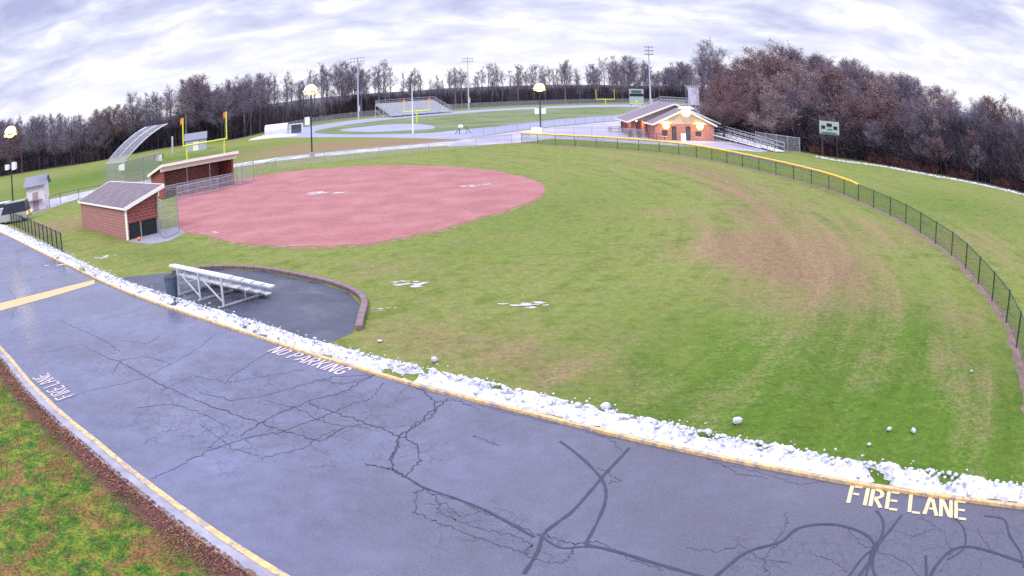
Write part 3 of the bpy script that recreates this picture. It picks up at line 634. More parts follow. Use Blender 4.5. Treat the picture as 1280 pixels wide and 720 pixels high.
for _ in range(7000):
    i = random.randrange(899); f = min(1.6, abs(random.gauss(.75, .28))); p = si[i].lerp(so[i], f)
    if f < .15: continue
    s_ = random.choice((.02, .025, .03, .04, .05, .065))*random.uniform(.7, 1.2)*(1 if f < 1.05 else .7)
    z = (.20*math.sin(min(1, f)*math.pi)**.8 if f < 1 else 0)
    chunk(mb, Vector((p.x, p.y, z)), s_)
tag(mb.build('snow_bank', snow_m, sm=True), 'ploughed bank of lumpy white snow along the far yellow kerb', 'snow', kind='stuff')
for (px, py, s_), lb in (((921, 530, .11), 'biggest round snow lump sitting just above the snow bank'), ((1141, 541.5, .08), 'round snow lump on the grass, right one of a pair'), ((1111, 539, .06), 'flat small snow lump left of a rounder lump on the grass'),
                         ((757, 513, .13), 'squat snow lump on the outer edge of the snow bank'), ((543, 453, .12), 'rounded snow lump on the snow bank edge below the grey slush patches'), ((475, 428, .07), 'lone snow lump on the grass beside the end of the edging wall'),
                         ((1214, 466, .06), 'tiny white snow lump far out on the green outfield'), ((1086, 558, .06), 'small snow lump perched at the grass side of the bank')):
    mb = MB(); p = at(px, py); chunk(mb, p+Vector((0, 0, .02+s_*.3)), s_); tag(mb.build('snow_lump', snow_m, loc=p, sm=True), lb, 'snow lump', 'snow lumps')
slush_m = mat('slush', (.42, .39, .36), .7, var=.25, vscale=3)
mb = MB()
for px, py, rx, ry in ((268, 291, .8, .3), (398, 241.5, 2.0, 1.0), (597, 232, 1.2, .7), (518, 355.5, .9, .4), (660, 380, .8, .35), (505, 353, .5, .25), (475, 386, .35, .2), (128, 322, .8, .5), (363, 308, .4, .15), (90, 330, 1.6, .5), (75, 292, .6, .3)):
    c = at(px, py)
    for q in range(9):
        cc = c+Vector((random.gauss(0, rx*.5), random.gauss(0, ry*.6), 0)); r0 = random.uniform(.15, .5)
        mb.poly([(cc.x+math.cos(a)*rx*.6*r0*(1+.35*math.sin(3*a+q)), cc.y+math.sin(a)*ry*.8*r0*(1+.3*math.cos(2*a+q)), .014+.0006*q+.00003*len(mb.f)) for a in [k*.5236 for k in range(12)]])
tag(mb.build('slush_patches', slush_m), 'thin grey white patches of melting slush on grass and clay', 'slush', kind='stuff')
mb = MB(); P = resample(smooth(ats([(1020, 196), (1046, 201), (1100, 208), (1160, 219), (1220, 230), (1280, 244), (1340, 262)]), 6), 140); ribbon(mb, [p+Vector((mnoise.noise(p)*.3, mnoise.noise(p+Vector((7, 0, 0)))*.3, 0)) for p in P], [.55*(1+mnoise.noise(p*.6)) for p in P], .02)
for _ in range(500):
    p = random.choice(P); chunk(mb, p+Vector((random.gauss(0, .3), random.gauss(0, .3), .02)), random.uniform(.05, .14))
tag(mb.build('snow_line', snow_m), 'thin line of old snow along the foot of the right wood', 'snow', kind='stuff')

# ------------------------------------------------------------------ shared object materials
galv = mat('galvanised_steel', (.42, .43, .48), .45, metal=.6, var=.12)
alum = mat('aluminium_plank', (.80, .80, .80), .38, metal=.25, var=.06)
aldark = mat('aluminium_frame', (.55, .56, .60), .5, metal=.4, var=.1)
white = mat('white_paint', (.80, .79, .80), .5, var=.05)
cream = mat('cream_trim', (.90, .86, .78), .55, var=.06)
black = mat('black_vinyl', (.012, .012, .016), .5, var=.2)
greenpost = mat('green_coated_post', (.015, .06, .035), .5, var=.2)
bronze = mat('bronze_pole', (.035, .032, .035), .5, var=.2)
ypaint = mat('goal_yellow', (.62, .70, .06), .5, var=.06)
orange = mat('orange_ribbon', (.85, .16, .03), .6, var=.05)
wood = mat('weathered_wood', (.22, .16, .12), .8, var=.25)
concrete = mat('concrete_footing', (.36, .34, .34), .85, var=.2)
shingle = mat('brown_shingles', (.19, .15, .175), .9, var=.18, vscale=14, bump=.5, bscale=9, second=(.19, .15, .18), sfac=(.4, .6), sscale=1.2)
mesh_green = chain('green_chain_link', (.025, .10, .06), .36, .06)
mesh_grey = chain('grey_chain_link', (.5, .5, .56), .27, .06)
mesh_black = chain('black_chain_link', (.02, .02, .03), .34, .06)
lamp_on = mat('lit_lamp_lens', (.9, .8, .5), .4, emit=(1.0, .55, .07), estr=2.2)
lamp_core = mat('lit_lamp_core', (.9, .85, .7), .4, emit=(1.0, .84, .26), estr=2.6)
red_lamp = mat('lit_tail_lamp', (.6, .1, .02), .4, emit=(1.0, .22, .03), estr=5.0)

def chain_fence(name, label, cat, line, h, spacing, pm, mm, pr=.03, group=None, cap=None, capm=None, midrail=False, posts_at=None):
    P = [Vector(p) for p in line]; root = thing(name, label, cat, P[0], group=group)
    tot = sum((b-a).length for a, b in zip(P, P[1:])); n = max(1, round(tot/spacing)); Q = resample(P, n+1)
    for q in Q:
        mb = MB(); mb.tube([q, q+Vector((0, 0, h+.03))], pr, 6); mb.ball(q+Vector((0, 0, h+.03)), pr*1.3, 1, 6, 4); part(mb, 'post', pm, root)
    mb = MB(); mb.tube([q+Vector((0, 0, h)) for q in Q], pr*.75, 6)
    part(mb, 'top_rail', pm, root)
    if midrail: mb = MB(); mb.tube([q+Vector((0, 0, h*.5)) for q in Q], pr*.6, 6); part(mb, 'middle_rail', pm, root)
    mb = MB(); s_ = 0
    for a, b in zip(Q, Q[1:]):
        l = (b-a).length; d = (b-a).normalized(); o_ = Vector((-d.y, d.x, 0))*(pr+.004)
        mb.quad([a+o_+Vector((0, 0, .04)), b+o_+Vector((0, 0, .04)), b+o_+Vector((0, 0, h-.02)), a+o_+Vector((0, 0, h-.02))], [(s_, 0), (s_+l, 0), (s_+l, h), (s_, h)]); s_ += l
    part(mb, 'chain_link', mm, root)
    return root, Q

# outfield fence, yellow tube along the first stretch of its top
OF = [(652, 178.5), (700, 181.5), (760, 185), (820, 190), (870, 196.5), (930, 209), (990, 223.5), (1040, 238), (1082.5, 256), (1123, 275), (1161, 299), (1198, 327), (1232, 367), (1258, 404), (1272, 440), (1283, 480), (1288, 520)]
ol = smooth(ats(OF), 8)
root, Q = chain_fence('outfield_fence', 'long curved green chain-link outfield fence topped partly by a yellow tube', 'fence', ol, 1.22, 3.07, greenpost, mesh_green, .035)
iy = min(range(len(Q)), key=lambda i: abs(proj(Q[i])[0]-1080))
capm = mat('yellow_fence_cap', (.78, .50, .045), .5, var=.06)
mb = MB(); CP = []
for a, b in zip(Q[:iy], Q[1:iy+1]):
    for k in range(4): CP.append(a.lerp(b, k/4)+Vector((0, 0, 1.25+(.02 if k == 2 else 0))))
CP.append(Q[iy]+Vector((0, 0, 1.22))); mb.tube(CP, .10, 8); part(mb, 'yellow_cap', capm, root, sm=True)
# worn soil at the fence foot
mb = MB(); ribbon(mb, [p+Vector((mnoise.noise(p)*.25, mnoise.noise(p*1.3)*.25, 0)) for p in resample(ol, 220)], [.55*(1+.7*mnoise.noise(p*.8)) for p in resample(ol, 220)], .0042); tag(mb.build('fence_foot_soil', mat('foot_soil', (.19, .13, .10), .95, var=.3, vscale=2)), kind='structure')

chain_fence('left_field_fence', 'low grey chain-link fence along the footpath behind the infield', 'fence', smooth(ats([(322, 221), (345, 212), (372, 207.5), (425, 202), (480, 196.5), (540, 190), (600, 184.5), (640, 180)]), 6), 1.2, 6.0, galv, mesh_grey, .03)
chain_fence('plaza_fence', 'short grey chain-link fence standing on the plaza before the brick building', 'fence', ats([(694, 170), (715, 169.5), (760, 171), (806, 173.5)]), 1.3, 3.0, galv, mesh_grey, .03)
chain_fence('roadside_fence', 'short black chain-link fence by the snowy kerb at the far left', 'fence', smooth(ats([(-12, 276), (4, 277), (18, 283), (35, 292), (56, 303), (78, 315.5)]), 5), 1.25, 1.9, black, mesh_black, .045)
chain_fence('shed_fence', 'thin dark fence beside the white ticket booth', 'fence', ats([(62, 260), (78, 254), (110, 248), (150, 240)]), 1.2, 3.0, black, mesh_grey, .03)
chain_fence('track_fence', 'grey chain-link fence running round the far side of the running track', 'fence', smooth(ats([(350, 164), (400, 154), (440, 148.5), (489, 143.5), (565, 137.5), (640, 133.5), (700, 131), (757, 129.5), (820, 129), (860, 130)]), 6), 1.9, 3.2, galv, chain('track_chain_link', (.36, .36, .42), .45, .06), .04)
chain_fence('track_rail_fence', 'grey chain-link fence along the near straight of the running track', 'fence', smooth(ats([(590, 172), (640, 164), (700, 157.5), (775, 150.5)]), 5), 1.1, 4.0, galv, mesh_grey, .03)
chain_fence('stairs_fence', 'tall grey chain-link fence between the aluminium ramp and the wood', 'fence', ats([(945, 184), (975, 189), (1000, 193)]), 2.0, 2.4, galv, mesh_grey, .05)

# ------------------------------------------------------------------ dugouts
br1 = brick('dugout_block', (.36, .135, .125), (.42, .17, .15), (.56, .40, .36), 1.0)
br2 = brick('dugout_shaded_block', (.27, .055, .055), (.33, .08, .07), (.42, .25, .22), 1.0)  # same block darkened: shade of the end walls put into the colour
def dugout(name, label, A, B, depth_dir, depth, hb, hf, opening_end, over=(.45, .55, .7)):
    """A,B: back wall corners on the ground; depth_dir points to the field"""
    L = (B-A).length; u = (B-A)/L; v = depth_dir; root = thing(name, label, 'dugout', A)
    def p(x, y, z): return A+u*x+v*y+Vector((0, 0, z))
    T = .2
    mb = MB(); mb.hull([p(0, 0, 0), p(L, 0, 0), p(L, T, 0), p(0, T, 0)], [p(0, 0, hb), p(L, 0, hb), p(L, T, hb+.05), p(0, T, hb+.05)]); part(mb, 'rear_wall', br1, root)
    def side(x0, x1, door):
        mb = MB(); hy = lambda y: hb+(hf-hb)*y/depth
        z0 = 1.05 if door else 0
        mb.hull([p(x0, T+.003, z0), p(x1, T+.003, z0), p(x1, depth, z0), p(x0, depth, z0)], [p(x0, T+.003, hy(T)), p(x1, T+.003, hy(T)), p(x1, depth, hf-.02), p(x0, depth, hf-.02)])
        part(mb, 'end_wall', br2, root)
    side(0, T, opening_end == 0); side(L-T, L, opening_end == 1)
    # roof slab: low over the rear wall, high over the open front
    sl = (hf-hb)/depth; o, e, fr = over
    def rz(y): return hb+.06+sl*y
    mb = MB(); b_ = [p(-e, -o, rz(-o)), p(L+e, -o, rz(-o)), p(L+e, depth+fr, rz(depth+fr)), p(-e, depth+fr, rz(depth+fr))]
    up = Vector((0, 0, .12)); mb.hull(b_, [q+up for q in b_]); part(mb, 'roof', mat('dark_shingles', (.125, .10, .118), .9, var=.2, vscale=14, bump=.6, bscale=9, second=(.17, .135, .155), sfac=(.4, .6), sscale=1.2), root)
    mb = MB(); off = .012
    def fas(a, b, hh, w=.05):
        mb.bar(a+Vector((0, 0, .03)), b+Vector((0, 0, .03)), w, hh)
    g_ = .03
    fas(p(-e-g_, depth+fr+g_, rz(depth+fr)), p(L+e+g_, depth+fr+g_, rz(depth+fr)), .26)
    fas(p(-e-g_, -o-g_, rz(-o)), p(-e-g_, depth+fr, rz(depth+fr)), .24); fas(p(L+e+g_, -o-g_, rz(-o)), p(L+e+g_, depth+fr, rz(depth+fr)), .24)
    part(mb, 'fascia', cream, root)
    mb = MB(); fas(p(-e, -o-g_, rz(-o)), p(L+e, -o-g_, rz(-o)), .12); part(mb, 'gutter', cream, root)
    mb = MB(); mb.hull([p(-e+.02, depth+.05, rz(depth)-.42), p(L+e-.02, depth+.05, rz(depth)-.42), p(L+e-.02, depth+.11, rz(depth)-.42), p(-e+.02, depth+.11, rz(depth)-.42)],
                       [p(-e+.02, depth+.05, rz(depth)-.01), p(L+e-.02, depth+.05, rz(depth)-.01), p(L+e-.02, depth+.11, rz(depth)-.01), p(-e+.02, depth+.11, rz(depth)-.01)]); part(mb, 'header_board', cream, root)
    mb = MB(); mb.hull([p(T, T, .4), p(L-T, T, .4), p(L-T, T+.4, .4), p(T, T+.4, .4)], [p(T, T, .46), p(L-T, T, .46), p(L-T, T+.4, .46), p(T, T+.4, .46)]); part(mb, 'bench', aldark, root)
    n = max(3, round(L/2.4))
    for k in range(n+1):
        mb = MB(); q = p(.15+(L-.3)*k/n, depth-.05, 0); mb.tube([q, q+Vector((0, 0, hf-.3))], .045, 6); part(mb, 'front_post', galv, root)
    for z in (.95, 1.15):
        mb = MB(); mb.tube([p(.1, depth+.02, z), p(L-.1, depth+.02, z)], .03, 6); part(mb, 'front_rail', galv, root)
    mb = MB(); mb.quad([p(.15, depth+.055, .03), p(L-.15, depth+.055, .03), p(L-.15, depth+.055, 1.15), p(.15, depth+.055, 1.15)], [(0, 0), (L, 0), (L, 1.15), (0, 1.15)]); part(mb, 'front_mesh', mesh_grey, root)
    return root, p, L
A, B = at(103, 284.5), at(159, 300.5)
u = (B-A).normalized(); v = Vector((-u.y, u.x, 0))
D1, p1, L1 = dugout('dugout', 'nearer brick dugout with brown shingled roof low over its blank rear wall', A, B, v, 2.6, 2.0, 2.8, 1, (.12, .3, .5))
# open lower half of the near end, two black panels standing in for its shaded inside
for k, (y0, y1) in enumerate(((.30, 1.15), (1.28, 2.5))):
    mb = MB(); mb.hull([p1(L1-.14, y0, .03), p1(L1-.07, y0, .03), p1(L1-.07, y1, .03), p1(L1-.14, y1, .03)], [p1(L1-.14, y0, 1.04), p1(L1-.07, y0, 1.04), p1(L1-.07, y1, 1.04), p1(L1-.14, y1, 1.04)]); part(mb, 'opening_dark_panel', black, D1)
mb = MB(); mb.bar(p1(L1-.05, 1.215, 0), p1(L1-.05, 1.215, 1.05), .07); part(mb, 'opening_post', galv, D1)
mb = MB(); mb.bar(p1(L1+.01, .06, 0), p1(L1+.01, .06, 2.0), .13); part(mb, 'corner_trim', cream, D1)
FL, FR = at(205, 249), at(293, 231)
u2 = (FR-FL).normalized(); back = Vector((-u2.y, u2.x, 0)); 
A2, B2 = FR+back*3.0, FL+back*3.0
D2, p2, L2 = dugout('dugout', 'farther brick dugout with its open railed front facing the infield', A2, B2, -back, 3.0, 2.1, 2.9, 2, (.12, .3, .5))
# chain-link surrounds of the dugouts
a = at(194, 296); gA, gB, gC = at(206, 298.5), at(224, 290.5), at(213, 283)
def panel(name, label, pts, h, group=None):
    root = thing(name, label, 'fence', Vector(pts[0]), group=group)
    for q in pts:
        mb = MB(); mb.tube([Vector(q), Vector(q)+Vector((0, 0, h))], .05, 8); part(mb, 'post', galv, root)
    mb = MB(); mb2 = MB()
    for a, b in zip(pts, pts[1:]):
        for z in (h-.03, h*.5, .06): mb.tube([Vector(a)+Vector((0, 0, z)), Vector(b)+Vector((0, 0, z))], .028, 6)
        l = (Vector(b)-Vector(a)).length; mb2.quad([Vector(a)+Vector((0, 0, .05)), Vector(b)+Vector((0, 0, .05)), Vector(b)+Vector((0, 0, h)), Vector(a)+Vector((0, 0, h))], [(0, 0), (l, 0), (l, h), (0, h)])
    part(mb, 'rail', galv, root); part(mb2, 'chain_link', mesh_grey, root); return root
panel('dugout_gate_fence', 'grey chain-link gate panel at the near end of the nearer dugout', [p1(L1+.1, 2.6, 0), gA+Vector((0, 0, 0)), gB], 2.35)
panel('dugout_screen_fence', 'grey chain-link screen at the right end of the farther dugout', [at(296, 231), at(303, 230.5), at(317.5, 225.5)], 1.9)
panel('dugout_screen_fence', 'long grey chain-link screen standing in front of the farther dugout', [at(222, 249.5), at(247, 243.5), at(272, 238), at(297, 232)], 1.15)
slab = tag(MB().poly([(q.x, q.y, .0065) for q in (at(160, 302), at(190, 305), at(212, 301), at(232, 291), at(222, 284), at(196, 287))]).build('dugout_slab', mat('slab_concrete', (.24, .23, .28), .8)), kind='structure')
q = at(174, 301); mb = MB(); mb.ball(q+Vector((0, 0, .13)), .13); o = mb.build('ball', orange, loc=q, sm=True); tag(o, 'small orange ball by the dark end opening of the nearer dugout', 'ball')


def bear(px, D, py=240):
    q = at(px, py); return q.normalized()*D
# ------------------------------------------------------------------ backstop with forward-leaning hood
bs = [bear(133.5, 81), bear(157, 78), bear(202.5, 86)]
root = thing('backstop', 'tall grey chain-link backstop whose hood leans forward over the dugouts', 'backstop', bs[1])
fw = Vector((.93, .33, 0)).normalized(); H0 = 3.8
def hood(q, s_): return q+Vector((0, 0, H0))+fw*(5.0*s_**1.05)+Vector((0, 0, 3.1*math.sin(s_*1.2)/math.sin(1.2)))
mm1, rails = MB(), MB()
NS = 8
def wallm(a, b, h):
    l = (b-a).length; mm1.quad([a, b, b+Vector((0, 0, h)), a+Vector((0, 0, h))], [(0, 0), (l, 0), (l, h), (0, h)])
    for z in (.05, h*.5, h): rails.tube([a+Vector((0, 0, z)), b+Vector((0, 0, z))], .035, 6)
wallm(bs[0], bs[1], H0); wallm(bs[1], bs[2], H0)
for i in range(NS):
    a, b, c, d = hood(bs[0], i/NS), hood(bs[1], i/NS), hood(bs[1], (i+1)/NS), hood(bs[0], (i+1)/NS)
    l = (b-a).length; w = (c-b).length; mm1.quad([a, b, c, d], [(0, i*w), (l, i*w), (l, i*w+w), (0, i*w+w)])
for s_ in (.33, .66, 1): rails.tube([hood(bs[0], s_), hood(bs[1], s_)], .035, 6)
for q in (bs[0], bs[0].lerp(bs[1], .5), bs[1]):
    mb = MB(); mb.tube([q, q+Vector((0, 0, H0*.6))]+[hood(q, k/NS) for k in range(NS+1)], .065, 8); part(mb, 'curved_post', galv, root)
for q in (bs[1].lerp(bs[2], .5), bs[2]):
    mb = MB(); mb.tube([q, q+Vector((0, 0, H0))], .06, 8); part(mb, 'post', galv, root)
part(rails, 'rail', galv, root); part(mm1, 'chain_link', chain('backstop_link', (.33, .33, .38), .5, .06), root)
def speaker_box(name, label, P, rz, sc=.55, pole=None):
    root = thing(name, label, 'loudspeaker', P, rz)
    mb = MB(); mb.hull([Vector(q)*sc for q in ((-.35, -.5, -.5), (.35, -.5, -.5), (.22, .4, -.35), (-.22, .4, -.35))], [Vector(q)*sc for q in ((-.35, -.5, .5), (.35, -.5, .5), (.22, .4, .35), (-.22, .4, .35))]); mb.build('cabinet', white, root)
    mb = MB(); mb.box((0, -.52*sc, 0), (.56*sc, .03, .84*sc)); mb.build('grille', galv, root)
    mb = MB(); mb.tube([(0, .35*sc, 0), (0, .7*sc, -.1*sc)], .03, 6); mb.build('bracket', galv, root); return root
speaker_box('loudspeaker', 'white loudspeaker box fixed to the middle post of the backstop', bs[1]+Vector((-.3, -.2, 3.3)), 2.4, .65)
speaker_box('loudspeaker', 'small white loudspeaker on the end post of the backstop', bs[2]+Vector((-.1, -.3, 3.2)), 2.2, .7)

# ------------------------------------------------------------------ bleacher on the pad
A, B = at(225, 369.6), at(280, 384.5)
u = (B-A).normalized(); v = Vector((-u.y, u.x, 0))
root = thing('bleacher', 'small bare aluminium bleacher with three trestle frames on the dark pad', 'bleacher', A)
L = (B-A).length; OV = .55
def q3(x, y, z): return A+u*x+v*y+Vector((0, 0, z))
NR = 5; rise, run = .20, .50
rows = [(.15+run*k, 1.16-rise*k) for k in range(NR)]     # highest plank nearest the road, lowest towards the field
for k, (y, z) in enumerate(rows):
    for j in (0,):
        mb = MB(); mb.hull([q3(-OV-.2, y-.15, z), q3(L+OV, y-.15, z), q3(L+OV, y+.15, z), q3(-OV-.2, y+.15, z)], [q3(-OV-.2, y-.15, z+.075), q3(L+OV, y-.15, z+.075), q3(L+OV, y+.15, z+.075), q3(-OV-.2, y+.15, z+.075)]); part(mb, 'seat_plank', alum, root)
    if k < NR:
        z2 = z-.42
        if z2 > .05:
            mb = MB(); y2 = y+.30; mb.hull([q3(-OV, y2-.14, z2), q3(L+OV, y2-.14, z2), q3(L+OV, y2+.14, z2), q3(-OV, y2+.14, z2)], [q3(-OV, y2-.14, z2+.05), q3(L+OV, y2-.14, z2+.05), q3(L+OV, y2+.14, z2+.05), q3(-OV, y2+.14, z2+.05)]); part(mb, 'foot_plank', alum, root)
for k in range(3):
    x = L*k/2; mb = MB()
    mb.bar(q3(x, -.1, .06), q3(x, 2.1, .06), .07); mb.bar(q3(x, 0, .06), q3(x, 0, 1.14), .08)
    for y, z in rows[2::2]: mb.bar(q3(x, y, .09), q3(x, y, z-.02), .055)
    mb.bar(q3(x, 0, 1.1), q3(x, 2.0, .18), .06)
    part(mb, 'trestle_frame', aldark, root)
for x0, x1 in ((0, L/2), (L/2, L)):
    mb = MB(); mb.bar(q3(x0, .045, 1.02), q3(x1, .045, .14), .05); part(mb, 'cross_brace', aldark, root)
mb = MB(); mb.bar(q3(L/2+.1, .05, .95), q3(0, .05, .5), .03); part(mb, 'cross_brace', aldark, root)
# litter bin
binm = mat('grey_blue_bin', (.07, .10, .14), .55, var=.2)
c = at(215.5, 370.5); root = thing('litter_bin', 'tall grey-blue ribbed litter bin beside the bleacher', 'bin', c)
mb = MB(); mb.tube([c, c+Vector((0, 0, .03)), c+Vector((0, 0, .45)), c+Vector((0, 0, .86))], [.23, .25, .28, .31], 18); part(mb, 'body', binm, root)
mb = MB(); mb.tube([c+Vector((0, 0, .82)), c+Vector((0, 0, .9))], .335, 18); part(mb, 'rim', binm, root)
mb = MB(); mb.tube([c+Vector((0, 0, .9)), c+Vector((0, 0, .905))], .29, 18); part(mb, 'liner', black, root)
for s_ in (-1, 1):
    mb = MB(); mb.box((c.x+s_*.31, c.y, .68), (.05, .16, .05)); part(mb, 'handle', binm, root)

# ------------------------------------------------------------------ lamp posts and floodlight poles
def lamp_post(name, label, base, h, boxes, footing, lit=True, boxz=.55):
    root = thing(name, label, 'lamp post', base)
    mb = MB(); mb.tube([base, base+Vector((0, 0, h*.5)), base+Vector((0, 0, h))], [.11, .09, .07], 8); part(mb, 'pole', bronze, root)
    if footing: mb = MB(); mb.tube([base, base+Vector((0, 0, .75))], .33, 12); part(mb, 'footing', concrete, root)
    for a in range(4):
        an = a*math.pi/2+.6; d = Vector((math.cos(an), math.sin(an), 0))
        mb = MB(); mb.bar(base+d*.1+Vector((0, 0, h-.05)), base+d*.45+Vector((0, 0, h)), .05); part(mb, 'arm', bronze, root)
        mb = MB(); e = base+d*.70+Vector((0, 0, h)); m_ = Matrix.Translation(e) @ Matrix.Rotation(an, 4, 'Z') @ Matrix.Rotation(R_(38), 4, 'Y'); mb.box(None, (.66, .66, .14), m=m_)
        hd = part(mb, 'lamp_head', bronze, root)
        mb = MB(); m2 = m_ @ Matrix.Translation((0, 0, -.10)); mb.box(None, (.62, .62, .36), m=m2); mb.build('lens', lamp_on, hd, loc=base)
    mb = MB(); mb.ball(base+Vector((0, 0, h+.05)), .80, .8, 14, 10); part(mb, 'globe', lamp_core, root, sm=True)  # globe and lenses made oversized to stand in for the lamp's glare
    for k, (dx, hh) in enumerate(boxes):
        mb = MB(); z = h*boxz; mb.hull([base+Vector(q) for q in ((dx-.32, -.25, z-hh), (dx+.32, -.25, z-hh), (dx+.26, .2, z-hh+.1), (dx-.26, .2, z-hh+.1))], [base+Vector(q) for q in ((dx-.32, -.25, z+hh), (dx+.32, -.25, z+hh), (dx+.26, .2, z+hh-.1), (dx-.26, .2, z+hh-.1))]); part(mb, 'loudspeaker', white, root)
    if boxes: mb = MB(); mb.bar(base+Vector((min(b[0] for b in boxes), -.02, h*boxz+.5)), base+Vector((max(b[0] for b in boxes+[(0, 0)]), -.02, h*boxz+.5)), .08); part(mb, 'crossbar', bronze, root)
    return root
lamp_post('lamp_post', 'lit lamp post with a white box halfway up, beside the footpath', bear(390.2, 98.6, 198), 8.6, [(-.45, .5)], True)
lamp_post('lamp_post', 'lit lamp post with paired white boxes standing on the plaza', bear(676, 120, 168), 7.1, [(-.5, .42), (.5, .42)], True, boxz=.50)
lamp_post('lamp_post', 'lit lamp post at the far left by the white ticket booth', bear(17.5, 84, 269), 9.3, [(-.6, .3), (.6, .42)], False, boxz=.60)
mb = MB(); c = bear(671, 118, 170); mb.hull([c+Vector(q) for q in ((-.9, 0, 0), (.9, 0, 0), (.9, .9, 0), (-.9, .9, 0))], [c+Vector(q) for q in ((-.75, .1, 1.0), (.75, .1, 1.0), (.75, .8, 1.1), (-.75, .8, 1.1))]); o = mb.build('utility_box', white, loc=c); tag(o, 'small white box at the foot of the plaza lamp post', 'utility box')
def flood_pole(label, base, h, pm, wide=2.6, rows_=2):
    root = thing('floodlight_pole', label, 'floodlight pole', base)
    mb = MB(); mb.tube([base, base+Vector((0, 0, h))], [.26, .12], 10); part(mb, 'pole', pm, root)
    d = Vector((math.cos(2.6), math.sin(2.6), 0)) if False else Vector((1, -.25, 0)).normalized()
    for r in range(rows_):
        z = h-.4-r*1.0; mb = MB(); mb.bar(base-d*wide/2+Vector((0, 0, z)), base+d*wide/2+Vector((0, 0, z)), .12); part(mb, 'crossbar', pm, root)
        for k in range(5):
            e = base+d*wide*(k/4-.5)+Vector((0, -.25, z+.25)); mb = MB(); mb.tube([e, e+Vector((0, -.18, -.12)), e+Vector((0, -.42, -.3))], [.08, .16, .21], 8); part(mb, 'floodlight', galv, root)
    mb = MB(); mb.box((base.x+.3, base.y-.3, 3.2), (.5, .4, 1.6)); part(mb, 'control_box', aldark, root)
ppale = mat('pale_steel_pole', (.50, .53, .62), .5, metal=.2, var=.08)
flood_pole('tallest pale floodlight pole rising behind the brick building', bear(813.5, 205, 135), 18.3, ppale, 2.0, 3)
flood_pole('grey floodlight pole just left of the far grandstand', bear(448.2, 232, 149), 18.8, ppale, 4.2)
flood_pole('grey floodlight pole just right of the far grandstand', bear(586, 258, 137), 17.5, ppale, 3.2)
fp = bear(516.3, 133.5, 168.5); root = thing('flagpole', 'bare white flagpole in front of the far grandstand', 'flagpole', fp)
mb = MB(); mb.tube([fp, fp+Vector((0, 0, 8.5))], [.13, .06], 8); part(mb, 'pole', white, root); mb = MB(); mb.ball(fp+Vector((0, 0, 8.56)), .11); part(mb, 'finial', galv, root)
mb = MB(); mb.tube([fp, fp+Vector((0, 0, .12))], .3, 12); part(mb, 'base', concrete, root)
sp_q = bear(215.6, 160, 182); mb = MB(); mb.tube([sp_q, sp_q+Vector((0, 0, 3.4)), sp_q+Vector((0, 0, 3.5))], [.2, .2, .1], 10); tag(mb.build('marker_post', ppale, loc=sp_q), 'pale post before the left trees, left of the large yellow goal', 'post')

# ------------------------------------------------------------------ goal posts
def h_goal(label, a, b, bar, top, flags):
    """two-legged goal"""
    root = thing('goalpost', label, 'goalpost', (a+b)/2); d = (b-a).normalized(); r = .12
    for q in (a, b): mb = MB(); mb.tube([q+d*0, q+Vector((0, 0, bar))], r*1.25, 8); part(mb, 'leg', ypaint, root)
    e0, e1 = a-d*.65+Vector((0, 0, bar)), b+d*.55+Vector((0, 0, bar)); mb = MB(); mb.tube([e0, e1], r*1.1, 8); part(mb, 'crossbar', ypaint, root)
    for q in (e0, e1):
        mb = MB(); mb.tube([q-Vector((0, 0, .1)), q+Vector((0, 0, top))], r, 8); part(mb, 'upright', ypaint, root)
        mb = MB(); p_ = q+Vector((0, 0, top)); mb.quad([p_, p_+Vector((-.55, .1, -.15)), p_+Vector((-.5, .1, -1.0)), p_+Vector((-.02, 0, -.75))]); mb.quad([p_+Vector((0, .03, 0)), p_+Vector((-.02, .03, -.75)), p_+Vector((-.5, .13, -1.0)), p_+Vector((-.55, .13, -.15))]); part(mb, 'ribbon', orange, root)
h_goal('large yellow two-legged goalpost standing behind the dugouts', bear(234.3, 113, 209), bear(281, 117.5, 205), 3.0, 4.1, True)
def y_goal(label, base, d, w, bar, top):
    root = thing('goalpost', label, 'goalpost', base); b0 = base
    mb = MB(); mb.tube([b0, b0+Vector((0, 0, bar))], .16, 8); part(mb, 'leg', ypaint, root)
    e0, e1 = b0-d*w/2+Vector((0, 0, bar)), b0+d*w/2+Vector((0, 0, bar)); mb = MB(); mb.tube([e0, e1], .12, 8); part(mb, 'crossbar', ypaint, root)
    for q in (e0, e1):
        mb = MB(); mb.tube([q, q+Vector((0, 0, top))], .08, 8); part(mb, 'upright', ypaint, root)
        mb = MB(); p_ = q+Vector((0, 0, top)); mb.box(p_+Vector((0, 0, .15)), (.35, .1, .6)); part(mb, 'ribbon', orange, root)
y_goal('nearer yellow stadium goalpost in front of the far grandstand', bear(521.5, 178, 154), Vector((.9, .35, 0)).normalized(), 5.8, 2.7, 2.4)
y_goal('farther yellow stadium goalpost before the trees, left of the scoreboard', bear(757, 268, 133), Vector((.98, .1, 0)).normalized(), 6.2, 2.6, 3.0)

